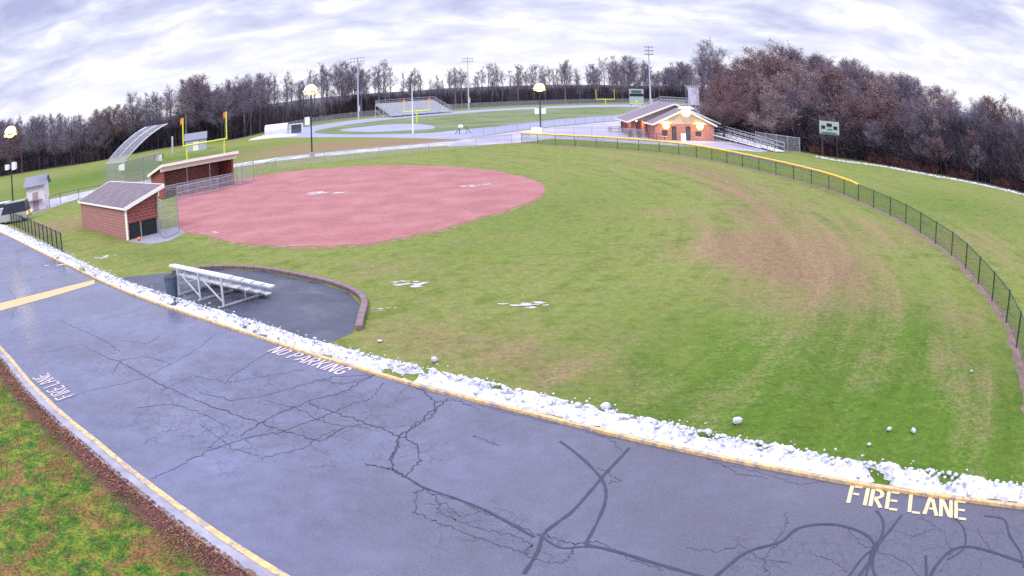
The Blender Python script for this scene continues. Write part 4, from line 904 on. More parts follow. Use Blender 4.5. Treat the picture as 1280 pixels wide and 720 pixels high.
# ------------------------------------------------------------------ far grandstand
def stand(name, label, F0, u, L, depth, h, rows_, rail=True, parts_rear=False, grp=None):
    """F0: ground point under the front left end, u along the front, seats climb away from the front"""
    v = Vector((-u.y, u.x, 0)); root = thing(name, label, 'grandstand', F0)
    def p(x, y, z): return F0+u*x+v*y+Vector((0, 0, z))
    for k in range(rows_):
        y = depth*k/rows_; z = .7+(h-.7)*k/(rows_-1); mb = MB(); d2 = depth/rows_
        mb.hull([p(0, y, z-.06), p(L, y, z-.06), p(L, y+d2*.55, z-.06), p(0, y+d2*.55, z-.06)], [p(0, y, z), p(L, y, z), p(L, y+d2*.55, z), p(0, y+d2*.55, z)])
        mb.hull([p(0, y+d2*.56, z-.30), p(L, y+d2*.56, z-.30), p(L, y+d2*1.05, z-.30), p(0, y+d2*1.05, z-.30)], [p(0, y+d2*.56, z-.26), p(L, y+d2*.56, z-.26), p(L, y+d2*1.05, z-.26), p(0, y+d2*1.05, z-.26)]); mb.hull([p(0, y+d2*1.06, z-.3), p(L, y+d2*1.06, z-.3), p(L, y+d2*1.1, z-.3), p(0, y+d2*1.1, z-.3)], [p(0, y+d2*1.06, z+.2), p(L, y+d2*1.06, z+.2), p(L, y+d2*1.1, z+.2), p(0, y+d2*1.1, z+.2)]); part(mb, 'seat_row', mat('dull_aluminium', (.50, .50, .54), .6, var=.12), root)
    for k in range(6):
        x = L*k/5; mb = MB(); mb.bar(p(x, 0, .5), p(x, depth, h-.1), .14); mb.bar(p(x, depth, 0), p(x, depth, h-.1), .14); mb.bar(p(x, depth*.5, 0), p(x, depth*.5, h*.5+.2), .12); mb.bar(p(x, 0, .08), p(x, depth, .08), .1); mb.bar(p(x, depth*.5, .1), p(x, depth, h*.6), .08); part(mb, 'support_frame', aldark, root)
    mb = MB(); bk = [p(0, depth, h), p(L, depth, h)]
    mb2 = MB(); n = int(L/1.2)
    for z in (.55, 1.1): mb.tube([p(0, depth, h+z), p(L, depth, h+z)], .05, 6); mb.tube([p(0, 0, .7+z), p(0, depth, h+z)], .05, 6); mb.tube([p(L, 0, .7+z), p(L, depth, h+z)], .05, 6)
    for k in range(n+1): mb.tube([p(L*k/n, depth, h-.3), p(L*k/n, depth, h+1.1)], .04, 6)
    for k in range(6):
        for x in (0, L): mb.tube([p(x, depth*k/5, .5+(h-.7)*k/5), p(x, depth*k/5, 1.8+(h-.7)*k/5)], .04, 6)
    part(mb, 'guard_rail', galv, root)
    return root, p
F0, F1 = at(490.5, 147.5), at(566, 141)
F0 = bear(490.5, 226, 147); F1 = bear(565, 238, 141); u = (F1-F0).normalized()
stand('grandstand', 'wide aluminium grandstand facing us across the running track', F0, u, (F1-F0).length, 9.0, 4.0, 12)
# home stand, seen from behind over the roof of the brick building
HB = bear(866, 150, 150); ub = Vector((-.93, .36, 0)).normalized()
HB = bear(863, 140, 150); HE = bear(826, 150, 150); u = (HE-HB).normalized()
v_ = Vector((-u.y, u.x, 0))
root = thing('grandstand', 'home grandstand seen from behind above the roof of the brick building', 'grandstand', HB)
vv = Vector((-u.y, u.x, 0));  vv = vv if vv.y > 0 else -vv
L = (HE-HB).length
def hp(x, y, z): return HB+u*x+vv*y+Vector((0, 0, z))
mb = MB()
for k in range(9):
    y, z = 1.0*k, 4.3-.42*k; mb.hull([hp(0, y, z-.06), hp(L, y, z-.06), hp(L, y+.5, z-.06), hp(0, y+.5, z-.06)], [hp(0, y, z), hp(L, y, z), hp(L, y+.5, z), hp(0, y+.5, z)])
part(mb, 'seat_rows', alum, root)
for k in range(5):
    x = L*k/4; mb = MB(); mb.bar(hp(x, 0, 0), hp(x, 0, 4.3), .16); mb.bar(hp(x, 0, 4.2), hp(x, 8.5, .6), .14); mb.bar(hp(x, 4.2, 0), hp(x, 4.2, 2.4), .14); part(mb, 'support_frame', aldark, root)
mb = MB()
for z in (4.5, 5.0, 5.5): mb.tube([hp(0, 0, z), hp(L, 0, z)], .05, 6)
for k in range(int(L/.6)+1): mb.tube([hp(.6*k, 0, 4.3), hp(.6*k, 0, 5.5)], .045, 6)
part(mb, 'guard_rail', galv, root)
# ramp with rails running down to the left
Rm0, Rm1 = HE, bear(781, 160, 150); mb = MB(); mb.hull([Rm0+Vector((0, 0, 4.1)), Rm1+Vector((0, 0, .9)), Rm1+Vector((.3, 1.4, .9)), Rm0+Vector((.3, 1.4, 4.1))], [Rm0+Vector((0, 0, 4.25)), Rm1+Vector((0, 0, 1.05)), Rm1+Vector((.3, 1.4, 1.05)), Rm0+Vector((.3, 1.4, 4.25))]); part(mb, 'ramp', aldark, root)
mb = MB()
for z in (.6, 1.2): mb.tube([Rm0+Vector((0, 0, 4.2+z)), Rm1+Vector((0, 0, 1.0+z))], .05, 6)
for k in range(13):
    f = k/12; q = Rm0.lerp(Rm1, f); zz = 4.2+(1.0-4.2)*f; mb.tube([q+Vector((0, 0, zz)), q+Vector((0, 0, zz+1.2))], .045, 6)
for f in (.25, .5, .75): q = Rm0.lerp(Rm1, f); mb.tube([q, q+Vector((0, 0, 4.2-3.2*f))], .08, 6)
part(mb, 'ramp_rail', galv, root)
# press box behind
c = bear(868.5, 152, 150); root = thing('press_box', 'tall pale press box beyond the home grandstand', 'press box', c)
ddir = Vector((c.y, -c.x, 0)).normalized(); rzz = math.atan2(ddir.y, ddir.x)
mb = MB(); mb.box((c.x, c.y+1, 5.9), (2.1, 2.6, 3.6), rz=rzz+.15); part(mb, 'cabin', mat('pale_panel', (.52, .52, .62), .6, var=.05), root)
mb = MB(); mb.box((c.x, c.y+1, 7.76), (2.4, 2.9, .12), rz=rzz+.15); part(mb, 'roof', aldark, root)
for sx, sy in ((-.9, .1), (.9, .1), (-.9, 2), (.9, 2)): mb = MB(); mb.bar((c.x+sx, c.y+sy, 0), (c.x+sx, c.y+sy, 4.1), .16); part(mb, 'leg', aldark, root)
mb = MB(); mb.box((c.x-1.35, c.y+.8, 5.8), (.12, 1.6, 2.9), rz=rzz+.15); part(mb, 'side_window', mat('dark_glass', (.05, .07, .09), .2), root)

# ------------------------------------------------------------------ brick concession building
bb = brick('building_brick', (.42, .17, .15), (.46, .21, .18), (.45, .33, .30), .6)
tan = mat('tan_siding', (.50, .43, .37), .7, var=.06); beige = mat('soffit_board', (.60, .52, .42), .6, var=.05)
dark_open = mat('dark_opening', (.02, .018, .02), .6)
A = bear(819, 109.2, 175); B = bear(893, 111.1, 178.5)
u = (B-A).normalized(); v = Vector((-u.y, u.x, 0)); L = (B-A).length
root = thing('concession_building', 'low brick concession building with two tan gables and lit wall lamps', 'building', A)
def p(x, y, z=0): return A+u*x+v*y+Vector((0, 0, z))
WH = 2.25; D1_ = 5.5
mb = MB(); T = .25
# front wall between the openings
ops = [(2.35, 3.05, 0, 1.95), (4.35, 5.05, 0, 1.95)]; wins = [(.95, 1.75, .55, 1.35), (5.75, 6.6, .55, 1.3)]
segs = [0, .95, 1.75, 2.35, 3.05, 4.35, 5.05, 5.75, 6.6, L]
for x0, x1 in zip(segs, segs[1:]):
    op = [o for o in ops if abs(o[0]-x0) < .01]; wi = [o for o in wins if abs(o[0]-x0) < .01]
    if op: z0s = [(op[0][3], WH)]
    elif wi: z0s = [(0, wi[0][2]), (wi[0][3], WH)]
    else: z0s = [(0, WH)]
    for z0, z1 in z0s: mb.hull([p(x0, 0, z0), p(x1, 0, z0), p(x1, T, z0), p(x0, T, z0)], [p(x0, 0, z1), p(x1, 0, z1), p(x1, T, z1), p(x0, T, z1)])
part(mb, 'front_wall', bb, root)
mb = MB()
for x0 in (0, L-T): mb.hull([p(x0, T+.003), p(x0+T, T+.003), p(x0+T, D1_), p(x0, D1_)], [p(x0, T+.003, WH), p(x0+T, T+.003, WH), p(x0+T, D1_, WH), p(x0, D1_, WH)])
mb.hull([p(0, D1_+.003), p(L, D1_+.003), p(L, D1_+T), p(0, D1_+T)], [p(0, D1_+.003, WH), p(L, D1_+.003, WH), p(L, D1_+T, WH), p(0, D1_+T, WH)]); part(mb, 'side_wall', bb, root)
for x0, x1, z0, z1 in ops:
    mb = MB(); mb.hull([p(x0+.01, .16, .01), p(x1-.01, .16, .01), p(x1-.01, .2, .01), p(x0+.01, .2, .01)], [p(x0+.01, .16, z1-.01), p(x1-.01, .16, z1-.01), p(x1-.01, .2, z1-.01), p(x0+.01, .2, z1-.01)]); dd = part(mb, 'door', mat('grey_door', (.07, .07, .09), .5), root)
    mb = MB(); mb.box(p(x1-.12, .13, 1.0), (.1, .06, .04)); mb.build('handle', galv, dd, loc=root.location)
for x0, x1, z0, z1 in wins:
    mb = MB(); mb.hull([p(x0, .12, z0), p(x1, .12, z0), p(x1, .15, z0), p(x0, .15, z0)], [p(x0, .12, z1), p(x1, .12, z1), p(x1, .15, z1), p(x0, .15, z1)]); w = part(mb, 'window', mat('window_glass', (.06, .06, .08), .15), root)
    mb = MB(); mb.bar(p(x0-.04, -.02, z0-.03), p(x1+.04, -.02, z0-.03), .08, .06); mb.build('sill', white, w, loc=root.location)
def gable_roof(x0, x1, y0, y1, zw, zr, m_roof, gable_m, ov=.5, tag_='roof'):
    """ridge runs along v at mid width"""
    xm = (x0+x1)/2; sl = (zr-zw)/(xm-x0); z_e = zw-sl*ov
    mb = MB(); th = .14
    for xe, xr in ((x0-ov, xm), (x1+ov, xm)):
        bq = [p(xe, y0-ov, z_e), p(xr, y0-ov, zr), p(xr, y1+ov, zr), p(xe, y1+ov, z_e)]
        if xe > xr: bq = bq[::-1]
        mb.hull(bq, [q+Vector((0, 0, th)) for q in bq])
    part(mb, tag_, m_roof, root)
    mb = MB()
    for yy in (y0-ov-.03, y1+ov+.03):
        for xe in (x0-ov, x1+ov): mb.bar(p(xe, yy, z_e+.05), p(xm, yy, zr+.05), .05, .24)
    for xe in (x0-ov-.04, x1+ov+.04): mb.bar(p(xe, y0-ov, z_e+.02), p(xe, y1+ov, z_e+.02), .07, .2)
    part(mb, 'fascia', white, root)
    mb = MB(); mb.hull([p(x0-ov+.15, y0+.02, zw+.01), p(x1+ov-.15, y0+.02, zw+.01), p(x1+ov-.15, y0+.12, zw+.01), p(x0-ov+.15, y0+.12, zw+.01)][:4], [p(xm-.02, y0+.02, zr-.02), p(xm+.02, y0+.02, zr-.02), p(xm+.02, y0+.12, zr-.02), p(xm-.02, y0+.12, zr-.02)]); part(mb, 'gable', gable_m, root)
gable_roof(0, L, 0, 6.6, WH, 4.25, shingle, tan, .35)
# rear wing, wider, its porch to the left
W0, W1 = -2.3, 11.5
Y0 = 6.2
gable_roof(W0, W1-1, Y0, Y0+11, WH+.1, 4.85, shingle, tan, .6)
mb = MB()
mb.hull([p(-.1, Y0+.3), p(W1-1.2, Y0+.3), p(W1-1.2, Y0+.55), p(-.1, Y0+.55)], [p(-.1, Y0+.3, WH+.08), p(W1-1.2, Y0+.3, WH+.08), p(W1-1.2, Y0+.55, WH+.08), p(-.1, Y0+.55, WH+.08)])
mb.hull([p(-.1, Y0+.56), p(.15, Y0+.56), p(.15, Y0+10.5), p(-.1, Y0+10.5)], [p(-.1, Y0+.56, WH+.08), p(.15, Y0+.56, WH+.08), p(.15, Y0+10.5, WH+.08), p(-.1, Y0+10.5, WH+.08)])
part(mb, 'rear_wall', bb, root)
for yy in (Y0+.2, Y0+3.7, Y0+7.2, Y0+10.3):
    mb = MB(); mb.hull([p(W0+.1, yy), p(W0+.75, yy), p(W0+.75, yy+.65), p(W0+.1, yy+.65)], [p(W0+.1, yy, WH), p(W0+.75, yy, WH), p(W0+.75, yy+.65, WH), p(W0+.1, yy+.65, WH)]); part(mb, 'porch_column', bb, root)
mb = MB(); mb.hull([p(W0+.76, Y0+.45), p(-.11, Y0+.45), p(-.11, Y0+.6), p(W0+.76, Y0+.6)], [p(W0+.76, Y0+.45, .5), p(-.11, Y0+.45, .5), p(-.11, Y0+.6, .5), p(W0+.76, Y0+.6, .5)]); part(mb, 'porch_parapet', bb, root)
def wall_lamp(q, power, r=.24, nm='wall_lamp'):
    mb = MB(); mb.bar(q+v*.3, q, .08); wl = part(mb, nm, bronze, root)
    mb = MB(); mb.ball(q, r, .9, 12, 8); mb.build('globe', lamp_core, wl, loc=root.location, sm=True)
    mb = MB(); mb.tube([q+Vector((0, 0, r*.75)), q+Vector((0, 0, r*1.1))], [r*1.7, r*.8], 12); mb.build('shade', lamp_on, wl, loc=root.location)
    ld = bpy.data.lights.new('lamp_light', 'POINT'); ld.energy = power; ld.color = (1, .62, .28); ld.shadow_soft_size = .35
    lo = bpy.data.objects.new('lamp_light', ld); col.objects.link(lo); lo.location = q-v*.55-Vector((0, 0, .2))
wall_lamp(p(1.5, -.35, 2.0), 85, .50); wall_lamp(p(6.35, -.35, 2.0), 85, .50); wall_lamp(p(L/2, -.95, 4.0), 55, .70)
q = p(-1.0, Y0+3, 1.9)
ld = bpy.data.lights.new('porch_light', 'POINT'); ld.energy = 120; ld.color = (1, .55, .18); ld.shadow_soft_size = .3
lo = bpy.data.objects.new('porch_light', ld); col.objects.link(lo); lo.location = q
mb = MB(); mb.ball(q+Vector((0, 0, .3)), .16, .7, 10, 6); part(mb, 'porch_lamp', lamp_core, root, sm=True)
# things in front of it
def trash(label, c):
    r = thing('litter_bin', label, 'bin', c); mb = MB(); mb.tube([c, c+Vector((0, 0, .85))], [.27, .31], 12); part(mb, 'body', black, r); mb = MB(); mb.ball(c+Vector((0, 0, .87)), .32, .55, 12, 6); part(mb, 'lid', black, r)
trash('black litter bin against the left porch column of the brick building', p(W0-.2, Y0-.3)); trash('black litter bin just in front of the porch of the brick building', p(W0+.9, Y0-1.7))
def picnic(label, c, rz):
    r = thing('picnic_table', label, 'picnic table', c, rz)
    mb = MB(); mb.box((0, 0, .74), (2.4, .75, .06)); mb.build('table_top', wood, r)
    for s_ in (-1, 1): mb = MB(); mb.box((0, s_*.72, .44), (2.4, .28, .05)); mb.build('seat', wood, r)
    for x in (-.85, .85):
        mb = MB(); mb.bar((x, -.3, .7), (x, -.75, 0), .08); mb.bar((x, .3, .7), (x, .75, 0), .08); mb.bar((x, -.72, .38), (x, .72, .38), .07); mb.build('leg_frame', wood, r)
picnic('dark picnic table on the plaza left of the brick building', bear(769, 127, 161), .2)
picnic('dark table standing on the far left grass behind the backstop', bear(198, 150, 186), .3)
mb = MB(); c = p(3.7, -1.3, 0); r = thing('sandwich_board', 'small white board standing between the doors of the brick building', 'board', c)
mb.hull([c+u*(-.35)-v*.2, c+u*.35-v*.2, c+u*.35-v*.16, c-u*.35-v*.16], [c+u*(-.35)+Vector((0, 0, 1.05)), c+u*.35+Vector((0, 0, 1.05)), c+u*.35+v*.04+Vector((0, 0, 1.05)), c-u*.35+v*.04+Vector((0, 0, 1.05))]); part(mb, 'panel', white, r)
mb = MB(); mb.bar(c+v*.25, c+Vector((0, 0, 1.0)), .05); part(mb, 'strut', galv, r)
# railing in front of the building
P_ = [p(-1.2, -1.6), p(1, -1.6)]; 
r = thing('handrail', 'low dark handrail left of the front wall of the brick building', 'railing', P_[0]); mb = MB()
for z in (.5, .95): mb.tube([P_[0]+Vector((0, 0, z)), P_[1]+Vector((0, 0, z))], .03, 6)
part(mb, 'rail', bronze, r)
for k in range(3): mb = MB(); q = P_[0].lerp(P_[1], k/2); mb.tube([q, q+Vector((0, 0, .97))], .035, 6); part(mb, 'post', bronze, r)

# ------------------------------------------------------------------ aluminium ramp right of the building
a0, a1 = bear(893, 116, 173), bear(968, 97.5, 190)
r = thing('aluminium_ramp', 'long railed aluminium walkway sloping down to the right of the brick building', 'ramp', a0)
d = (a1-a0).normalized(); n = Vector((-d.y, d.x, 0)); n = n if n.y > 0 else -n; LL = (a1-a0).length; h0, h1 = .95, .2
mb = MB(); mb.hull([a0+Vector((0, 0, h0-.12)), a1+Vector((0, 0, h1-.12)), a1+n*1.5+Vector((0, 0, h1-.12)), a0+n*1.5+Vector((0, 0, h0-.12))], [a0+Vector((0, 0, h0)), a1+Vector((0, 0, h1)), a1+n*1.5+Vector((0, 0, h1)), a0+n*1.5+Vector((0, 0, h0))]); part(mb, 'walkway', alum, r)
for off in (0, 1.5):
    mb = MB()
    for z in (.5, 1.0): mb.tube([a0+n*off+Vector((0, 0, h0+z)), a1+n*off+Vector((0, 0, h1+z))], .06, 6)
    for k in range(11): q = a0.lerp(a1, k/10)+n*off; zz = h0+(h1-h0)*k/10; mb.tube([q, q+Vector((0, 0, zz+1.0))], .045, 6)
    part(mb, 'guard_rail', galv, r)
b0, b1 = bear(892, 111, 176), bear(950, 98, 191)
r = thing('bench', 'low white plank bench lying before the aluminium ramp', 'bench', b0); mb = MB(); mb.bar(b0+Vector((0, 0, .9)), b1+Vector((0, 0, .42)), .34, .05); part(mb, 'plank', alum, r)
for k in range(5): f = k/4; q = b0.lerp(b1, f); mb = MB(); mb.bar(q, q+Vector((0, 0, .86-.48*f)), .06); part(mb, 'leg', aldark, r)

# ------------------------------------------------------------------ scoreboards
def text_mesh(body, size, name, m, root, M4):
    cu = bpy.data.curves.new(name, 'FONT'); cu.body = body; cu.size = size; cu.align_x = 'CENTER'; cu.align_y = 'CENTER'; cu.extrude = .006
    o = bpy.data.objects.new(name, cu); dg = bpy.context.evaluated_depsgraph_get(); col.objects.link(o)
    dg.update(); me = bpy.data.meshes.new_from_object(o.evaluated_get(dg)); bpy.data.objects.remove(o); me.transform(M4); me.materials.clear(); me.materials.append(m)
    o = bpy.data.objects.new(name, me); col.objects.link(o); o.parent = root; return o
sbg = mat('scoreboard_green', (.05, .12, .09), .5, var=.08); sbw = mat('scoreboard_white', (.34, .42, .43), .5, var=.05); sbb = mat('scoreboard_black', (.01, .01, .015), .4, var=.05)
s0, s1 = bear(1028, 95.3, 197), bear(1046.5, 95.3, 200.5)
r = thing('scoreboard', 'small green and white scoreboard on two posts before the right wood', 'scoreboard', (s0+s1)/2)
ux = (s1-s0).normalized(); vx = Vector((-ux.y, ux.x, 0))
for q, w in ((s0, .16), (s1, .10)): mb = MB(); mb.bar(q, q+Vector((0, 0, 3.9)), w, w, up=(1, 0, 0)); part(mb, 'post', bronze, r)
mid = (s0+s1)/2
def sb(x0, x1, z0, z1, y, m, nm, par=None):
    mb = MB(); mb.hull([mid+ux*x0-vx*y+Vector((0, 0, z0)), mid+ux*x1-vx*y+Vector((0, 0, z0)), mid+ux*x1-vx*(y-.05)+Vector((0, 0, z0)), mid+ux*x0-vx*(y-.05)+Vector((0, 0, z0))],
                       [mid+ux*x0-vx*y+Vector((0, 0, z1)), mid+ux*x1-vx*y+Vector((0, 0, z1)), mid+ux*x1-vx*(y-.05)+Vector((0, 0, z1)), mid+ux*x0-vx*(y-.05)+Vector((0, 0, z1))])
    return mb.build(nm, m, par or r, loc=r.location)
hw = 1.3
mb = MB(); mb.hull([mid+ux*-hw-vx*.1+Vector((0, 0, 2.85)), mid+ux*hw-vx*.1+Vector((0, 0, 2.85)), mid+ux*hw+vx*.12+Vector((0, 0, 2.85)), mid+ux*-hw+vx*.12+Vector((0, 0, 2.85))], [mid+ux*-hw-vx*.1+Vector((0, 0, 4.5)), mid+ux*hw-vx*.1+Vector((0, 0, 4.5)), mid+ux*hw+vx*.12+Vector((0, 0, 4.5)), mid+ux*-hw+vx*.12+Vector((0, 0, 4.5))]); part(mb, 'cabinet', sbw, r)
for x0, x1, z0, z1 in ((-hw+.02, hw-.02, 2.87, 3.0), (-1.05, -.55, 3.55, 3.95), (-.35, .35, 3.85, 4.25), (.55, 1.05, 3.55, 3.95), (-.3, .35, 3.45, 3.58), (-.95, .95, 3.08, 3.18)): sb(x0, x1, z0, z1, .153, sbb if z1-z0 > .2 else sbg, 'display_panel')
c = bear(796, 262, 133); r = thing('scoreboard', 'large white football scoreboard with a dark band before the far trees', 'scoreboard', c); mid = c; ux = Vector((1, 0, 0)); vx = Vector((0, 1, 0))
hw = 2.35
mb = MB(); mb.box((c.x, c.y+.2, 3.75), (2*hw, .5, 5.2)); part(mb, 'cabinet', sbw, r)
sb(-hw+.05, hw-.05, 3.9, 4.75, .153, sbb, 'display_panel'); sb(-1.7, 1.7, 5.0, 5.9, .153, sbg, 'display_panel'); sb(-hw+.1, hw-.1, 1.2, 1.55, .153, ypaint, 'yellow_panel'); sb(-.5, .5, 1.7, 2.6, .153, mat('pale_yellow', (.6, .62, .3), .5), 'display_panel')
for x in (-1.8, 1.8): mb = MB(); mb.bar((c.x+x, c.y+.3, 0), (c.x+x, c.y+.3, 1.2), .3); part(mb, 'post', aldark, r)

# ------------------------------------------------------------------ small buildings on the left
def shed(name, label, c, rz, w, d, hw_, hr, wm, rm, ov=.25, door=None, ridge_x=True, cat='shed'):
    r = thing(name, label, cat, c, rz); x, y = w/2, d/2
    mb = MB(); mb.hull([Vector(q) for q in ((-x, -y, 0), (x, -y, 0), (x, y, 0), (-x, y, 0))], [Vector(q) for q in ((-x, -y, hw_), (x, -y, hw_), (x, y, hw_), (-x, y, hw_))])
    mb.quad([(-x, -y, hw_), (-x, y, hw_), (-x, 0, hr-.03)]); mb.quad([(x, y, hw_), (x, -y, hw_), (x, 0, hr-.03)]); mb.build('wall', wm, r)
    sl = (hr-hw_)/y; mb = MB()
    for s_ in (-1, 1):
        b_ = [Vector((-x-ov, s_*(y+ov), hw_-sl*ov)), Vector((x+ov, s_*(y+ov), hw_-sl*ov)), Vector((x+ov, 0, hr)), Vector((-x-ov, 0, hr))]
        if s_ > 0: b_ = b_[::-1]
        mb.hull(b_, [q+Vector((0, 0, .1)) for q in b_])
    mb.build('roof', rm, r)
    if door: mb = MB(); mb.box((door[0], -y-.02, door[2]/2+.02), (door[1], .05, door[2])); dd = mb.build('door', door[3], r); mb = MB(); mb.box((door[0]+door[1]*.35, -y-.07, 1.0), (.05, .05, .15)); mb.build('handle', galv, dd)
    return r
pinkw = mat('pale_booth_siding', (.75, .66, .70), .7, var=.06)
greyroof = mat('grey_shed_roof', (.20, .20, .26), .8, var=.1)
bc = bear(48.5, 88, 262)
r = shed('ticket_booth', 'tall narrow white booth with a grey gabled roof at the far left', bc, math.atan2(-bc.x, bc.y)*-1+.0+R_(0)+.95, 2.6, 2.3, 2.9, 3.7, pinkw, greyroof, .35, (0, .8, 2.0, mat('booth_door', (.40, .30, .32), .6)), cat='booth')
mb = MB(); mb.box((-.1, -1.45, 1.15), (2.2, .5, .06)); mb.build('counter', wood, r); mb = MB(); mb.box((-1.1, 1.0, .35), (.9, .9, .7)); mb.build('base_box', wood, r)
shed('storage_shed', 'small grey shed in front of the left trees between the yellow uprights', bear(245, 158, 179), .35, 4.6, 3.4, 2.3, 3.5, mat('grey_shed_wall', (.38, .43, .50), .7, var=.06), greyroof, .2, (0, 1.2, 1.8, white))
# vaulted white shelter
c = bear(346, 175, 165.5); r = thing('vaulted_shelter', 'long white vaulted shelter beside the left end of the running track', 'shelter', c, .12)
mb = MB(); n = 10; w, LN = 2.6, 5.2
prof = [(-w/2*math.cos(math.pi*k/n)*1.0, 1.1+1.6*math.sin(math.pi*k/n)) for k in range(n+1)]
ar = [(-1.55, 0)]+[(x*1.15, z) for x, z in prof]+[(1.55, 0)]
for (y0, z0), (y1, z1) in zip(ar, ar[1:]): mb.quad([(-LN/2, y0, z0), (LN/2, y0, z0), (LN/2, y1, z1), (-LN/2, y1, z1)])
mb.quad([(-LN/2, y, z) for y, z in ar]); mb.quad([(LN/2, y, z) for y, z in ar][::-1]); mb.build('cover', mat('shelter_cover', (.58, .58, .63), .6, var=.06), r)
mb = MB(); mb.box((-LN/2-.03, 0, .8), (.05, 1.1, 1.5)); mb.build('door', mat('shelter_door', (.55, .5, .55), .6), r)
mb = MB(); c2 = bear(341, 170, 169); nu, nv = 40, 12
for i in range(nu+1):
    for k in range(nv+1):
        a, b = (i/nu-.5)*11, (k/nv-.5)*3.2; e = max(0, 1-(a/5.4)**2)*max(0, 1-(b/1.55)**2); q = c2+Vector((a, b, 0)); mb.v.append((q.x, q.y, .75*e**.5*(.6+.9*abs(mnoise.noise(q*.9)))-.02))
for i in range(nu):
    for k in range(nv): a = i*(nv+1)+k; mb.f.append((a, a+nv+1, a+nv+2, a+1)); mb.uv += [(0, 0)]*4
tag(mb.build('snow_pile', snow_m, loc=c2, sm=True), 'low heap of snow in front of the white vaulted shelter', 'snow pile')
c = bear(370.5, 178, 162); r = thing('goal_frame', 'white metal cage frame right of the vaulted shelter', 'goal frame', c, .1)
mb = MB()
for x in (-1.4, 1.4):
    for y in (-.7, .7): mb.bar((x, y, 0), (x, y, 2.1), .14)
    mb.bar((x, -.7, 2.1), (x, .7, 2.1), .14)
for y in (-.7, .7): mb.bar((-1.4, y, 2.1), (1.4, y, 2.1), .14)
mb.build('frame', white, r); mb = MB(); mb.box((0, .6, 1.0), (2.6, .04, 1.9)); mb.build('net', chain('dark_net', (.05, .05, .07), .7, .1), r)
# A-frame barrier on the track apron
c = bear(579, 128, 172); r = thing('a_frame_barrier', 'wooden A-frame barrier with a white cover beside the running track', 'barrier', c, .1)
for x in (-.9, .9): mb = MB(); mb.bar((x-.35, -.35, 0), (x*.5, 0, 1.1), .12); mb.bar((x+.35, .35, 0), (x*.5, 0, 1.1), .12); mb.build('leg', wood, r)
mb = MB(); mb.bar((-.8, 0, 1.12), (.8, 0, 1.12), .14); mb.build('crossbeam', wood, r); mb = MB(); mb.ball((-.35, -.15, 1.15), .42, .8); mb.build('cover', white, r)

# ------------------------------------------------------------------ vehicles at the far left
def vehicle(label, nm, c, rz, LN, W, Hh, bodym, cat, lit):
    r = thing(nm, label, cat, c, rz); x = LN/2; y = W/2; gl = mat('car_glass', (.015, .018, .03), .08)
    sec = [(-x, .45, .95), (-x+.05, .32, 1.0), (x-.9, .3, 1.0), (x-.05, .35, .92), (x, .45, .8)]
    mb = MB()
    for (x0, a0_, b0_), (x1, a1_, b1_) in zip(sec, sec[1:]): mb.hull([Vector(q) for q in ((x0, -y, a0_), (x1, -y, a1_), (x1, y, a1_), (x0, y, a0_))], [Vector(q) for q in ((x0, -y, b0_), (x1, -y, b1_), (x1, y, b1_), (x0, y, b0_))])
    mb.build('body', bodym, r)
    mb = MB(); mb.hull([Vector(q) for q in ((-x+.08, -y+.05, 1.003), (x-1.4, -y+.05, 1.003), (x-1.4, y-.05, 1.003), (-x+.08, y-.05, 1.003))], [Vector(q) for q in ((-x+.3, -y+.2, Hh-.08), (x-2.0, -y+.2, Hh-.08), (x-2.0, y-.2, Hh-.08), (-x+.3, y-.2, Hh-.08))]); mb.build('windows', gl, r)
    mb = MB(); mb.box((-.85*0+(-x+.3+x-2.0)/2, 0, Hh-.03), (LN-2.3, W-.36, .09)); mb.build('roof', bodym, r)
    for sx in (-x+.85, x-.95):
        for sy in (-1, 1): mb = MB(); mb.tube([(sx, sy*(y-.22), .34), (sx, sy*(y+.01), .34)], .34, 16); wh = mb.build('wheel', black, r); mb = MB(); mb.tube([(sx, sy*(y+.012), .34), (sx, sy*(y+.02), .34)], .2, 12); mb.build('rim', galv, wh)
    for sy in (-1, 1): mb = MB(); mb.box((-x-.02, sy*(y-.2), .8), (.06, .3, .26)); mb.build('tail_light', red_lamp if lit else red_lamp, r)
silver = mat('silver_car_paint', (.45, .45, .42), .3, metal=.4, var=.03); wcar = mat('white_car_paint', (.72, .72, .75), .3, var=.03)
vehicle('silver van cut by the left edge of the picture with a lit tail lamp', 'parked_van', bear(14, 79, 272), R_(180+18), 5.0, 1.9, 2.1, silver, 'van', True)
vehicle('white car partly hidden behind the silver van at the left edge', 'parked_car', bear(-3, 90, 262), R_(180+18), 4.4, 1.8, 1.55, wcar, 'car', True)

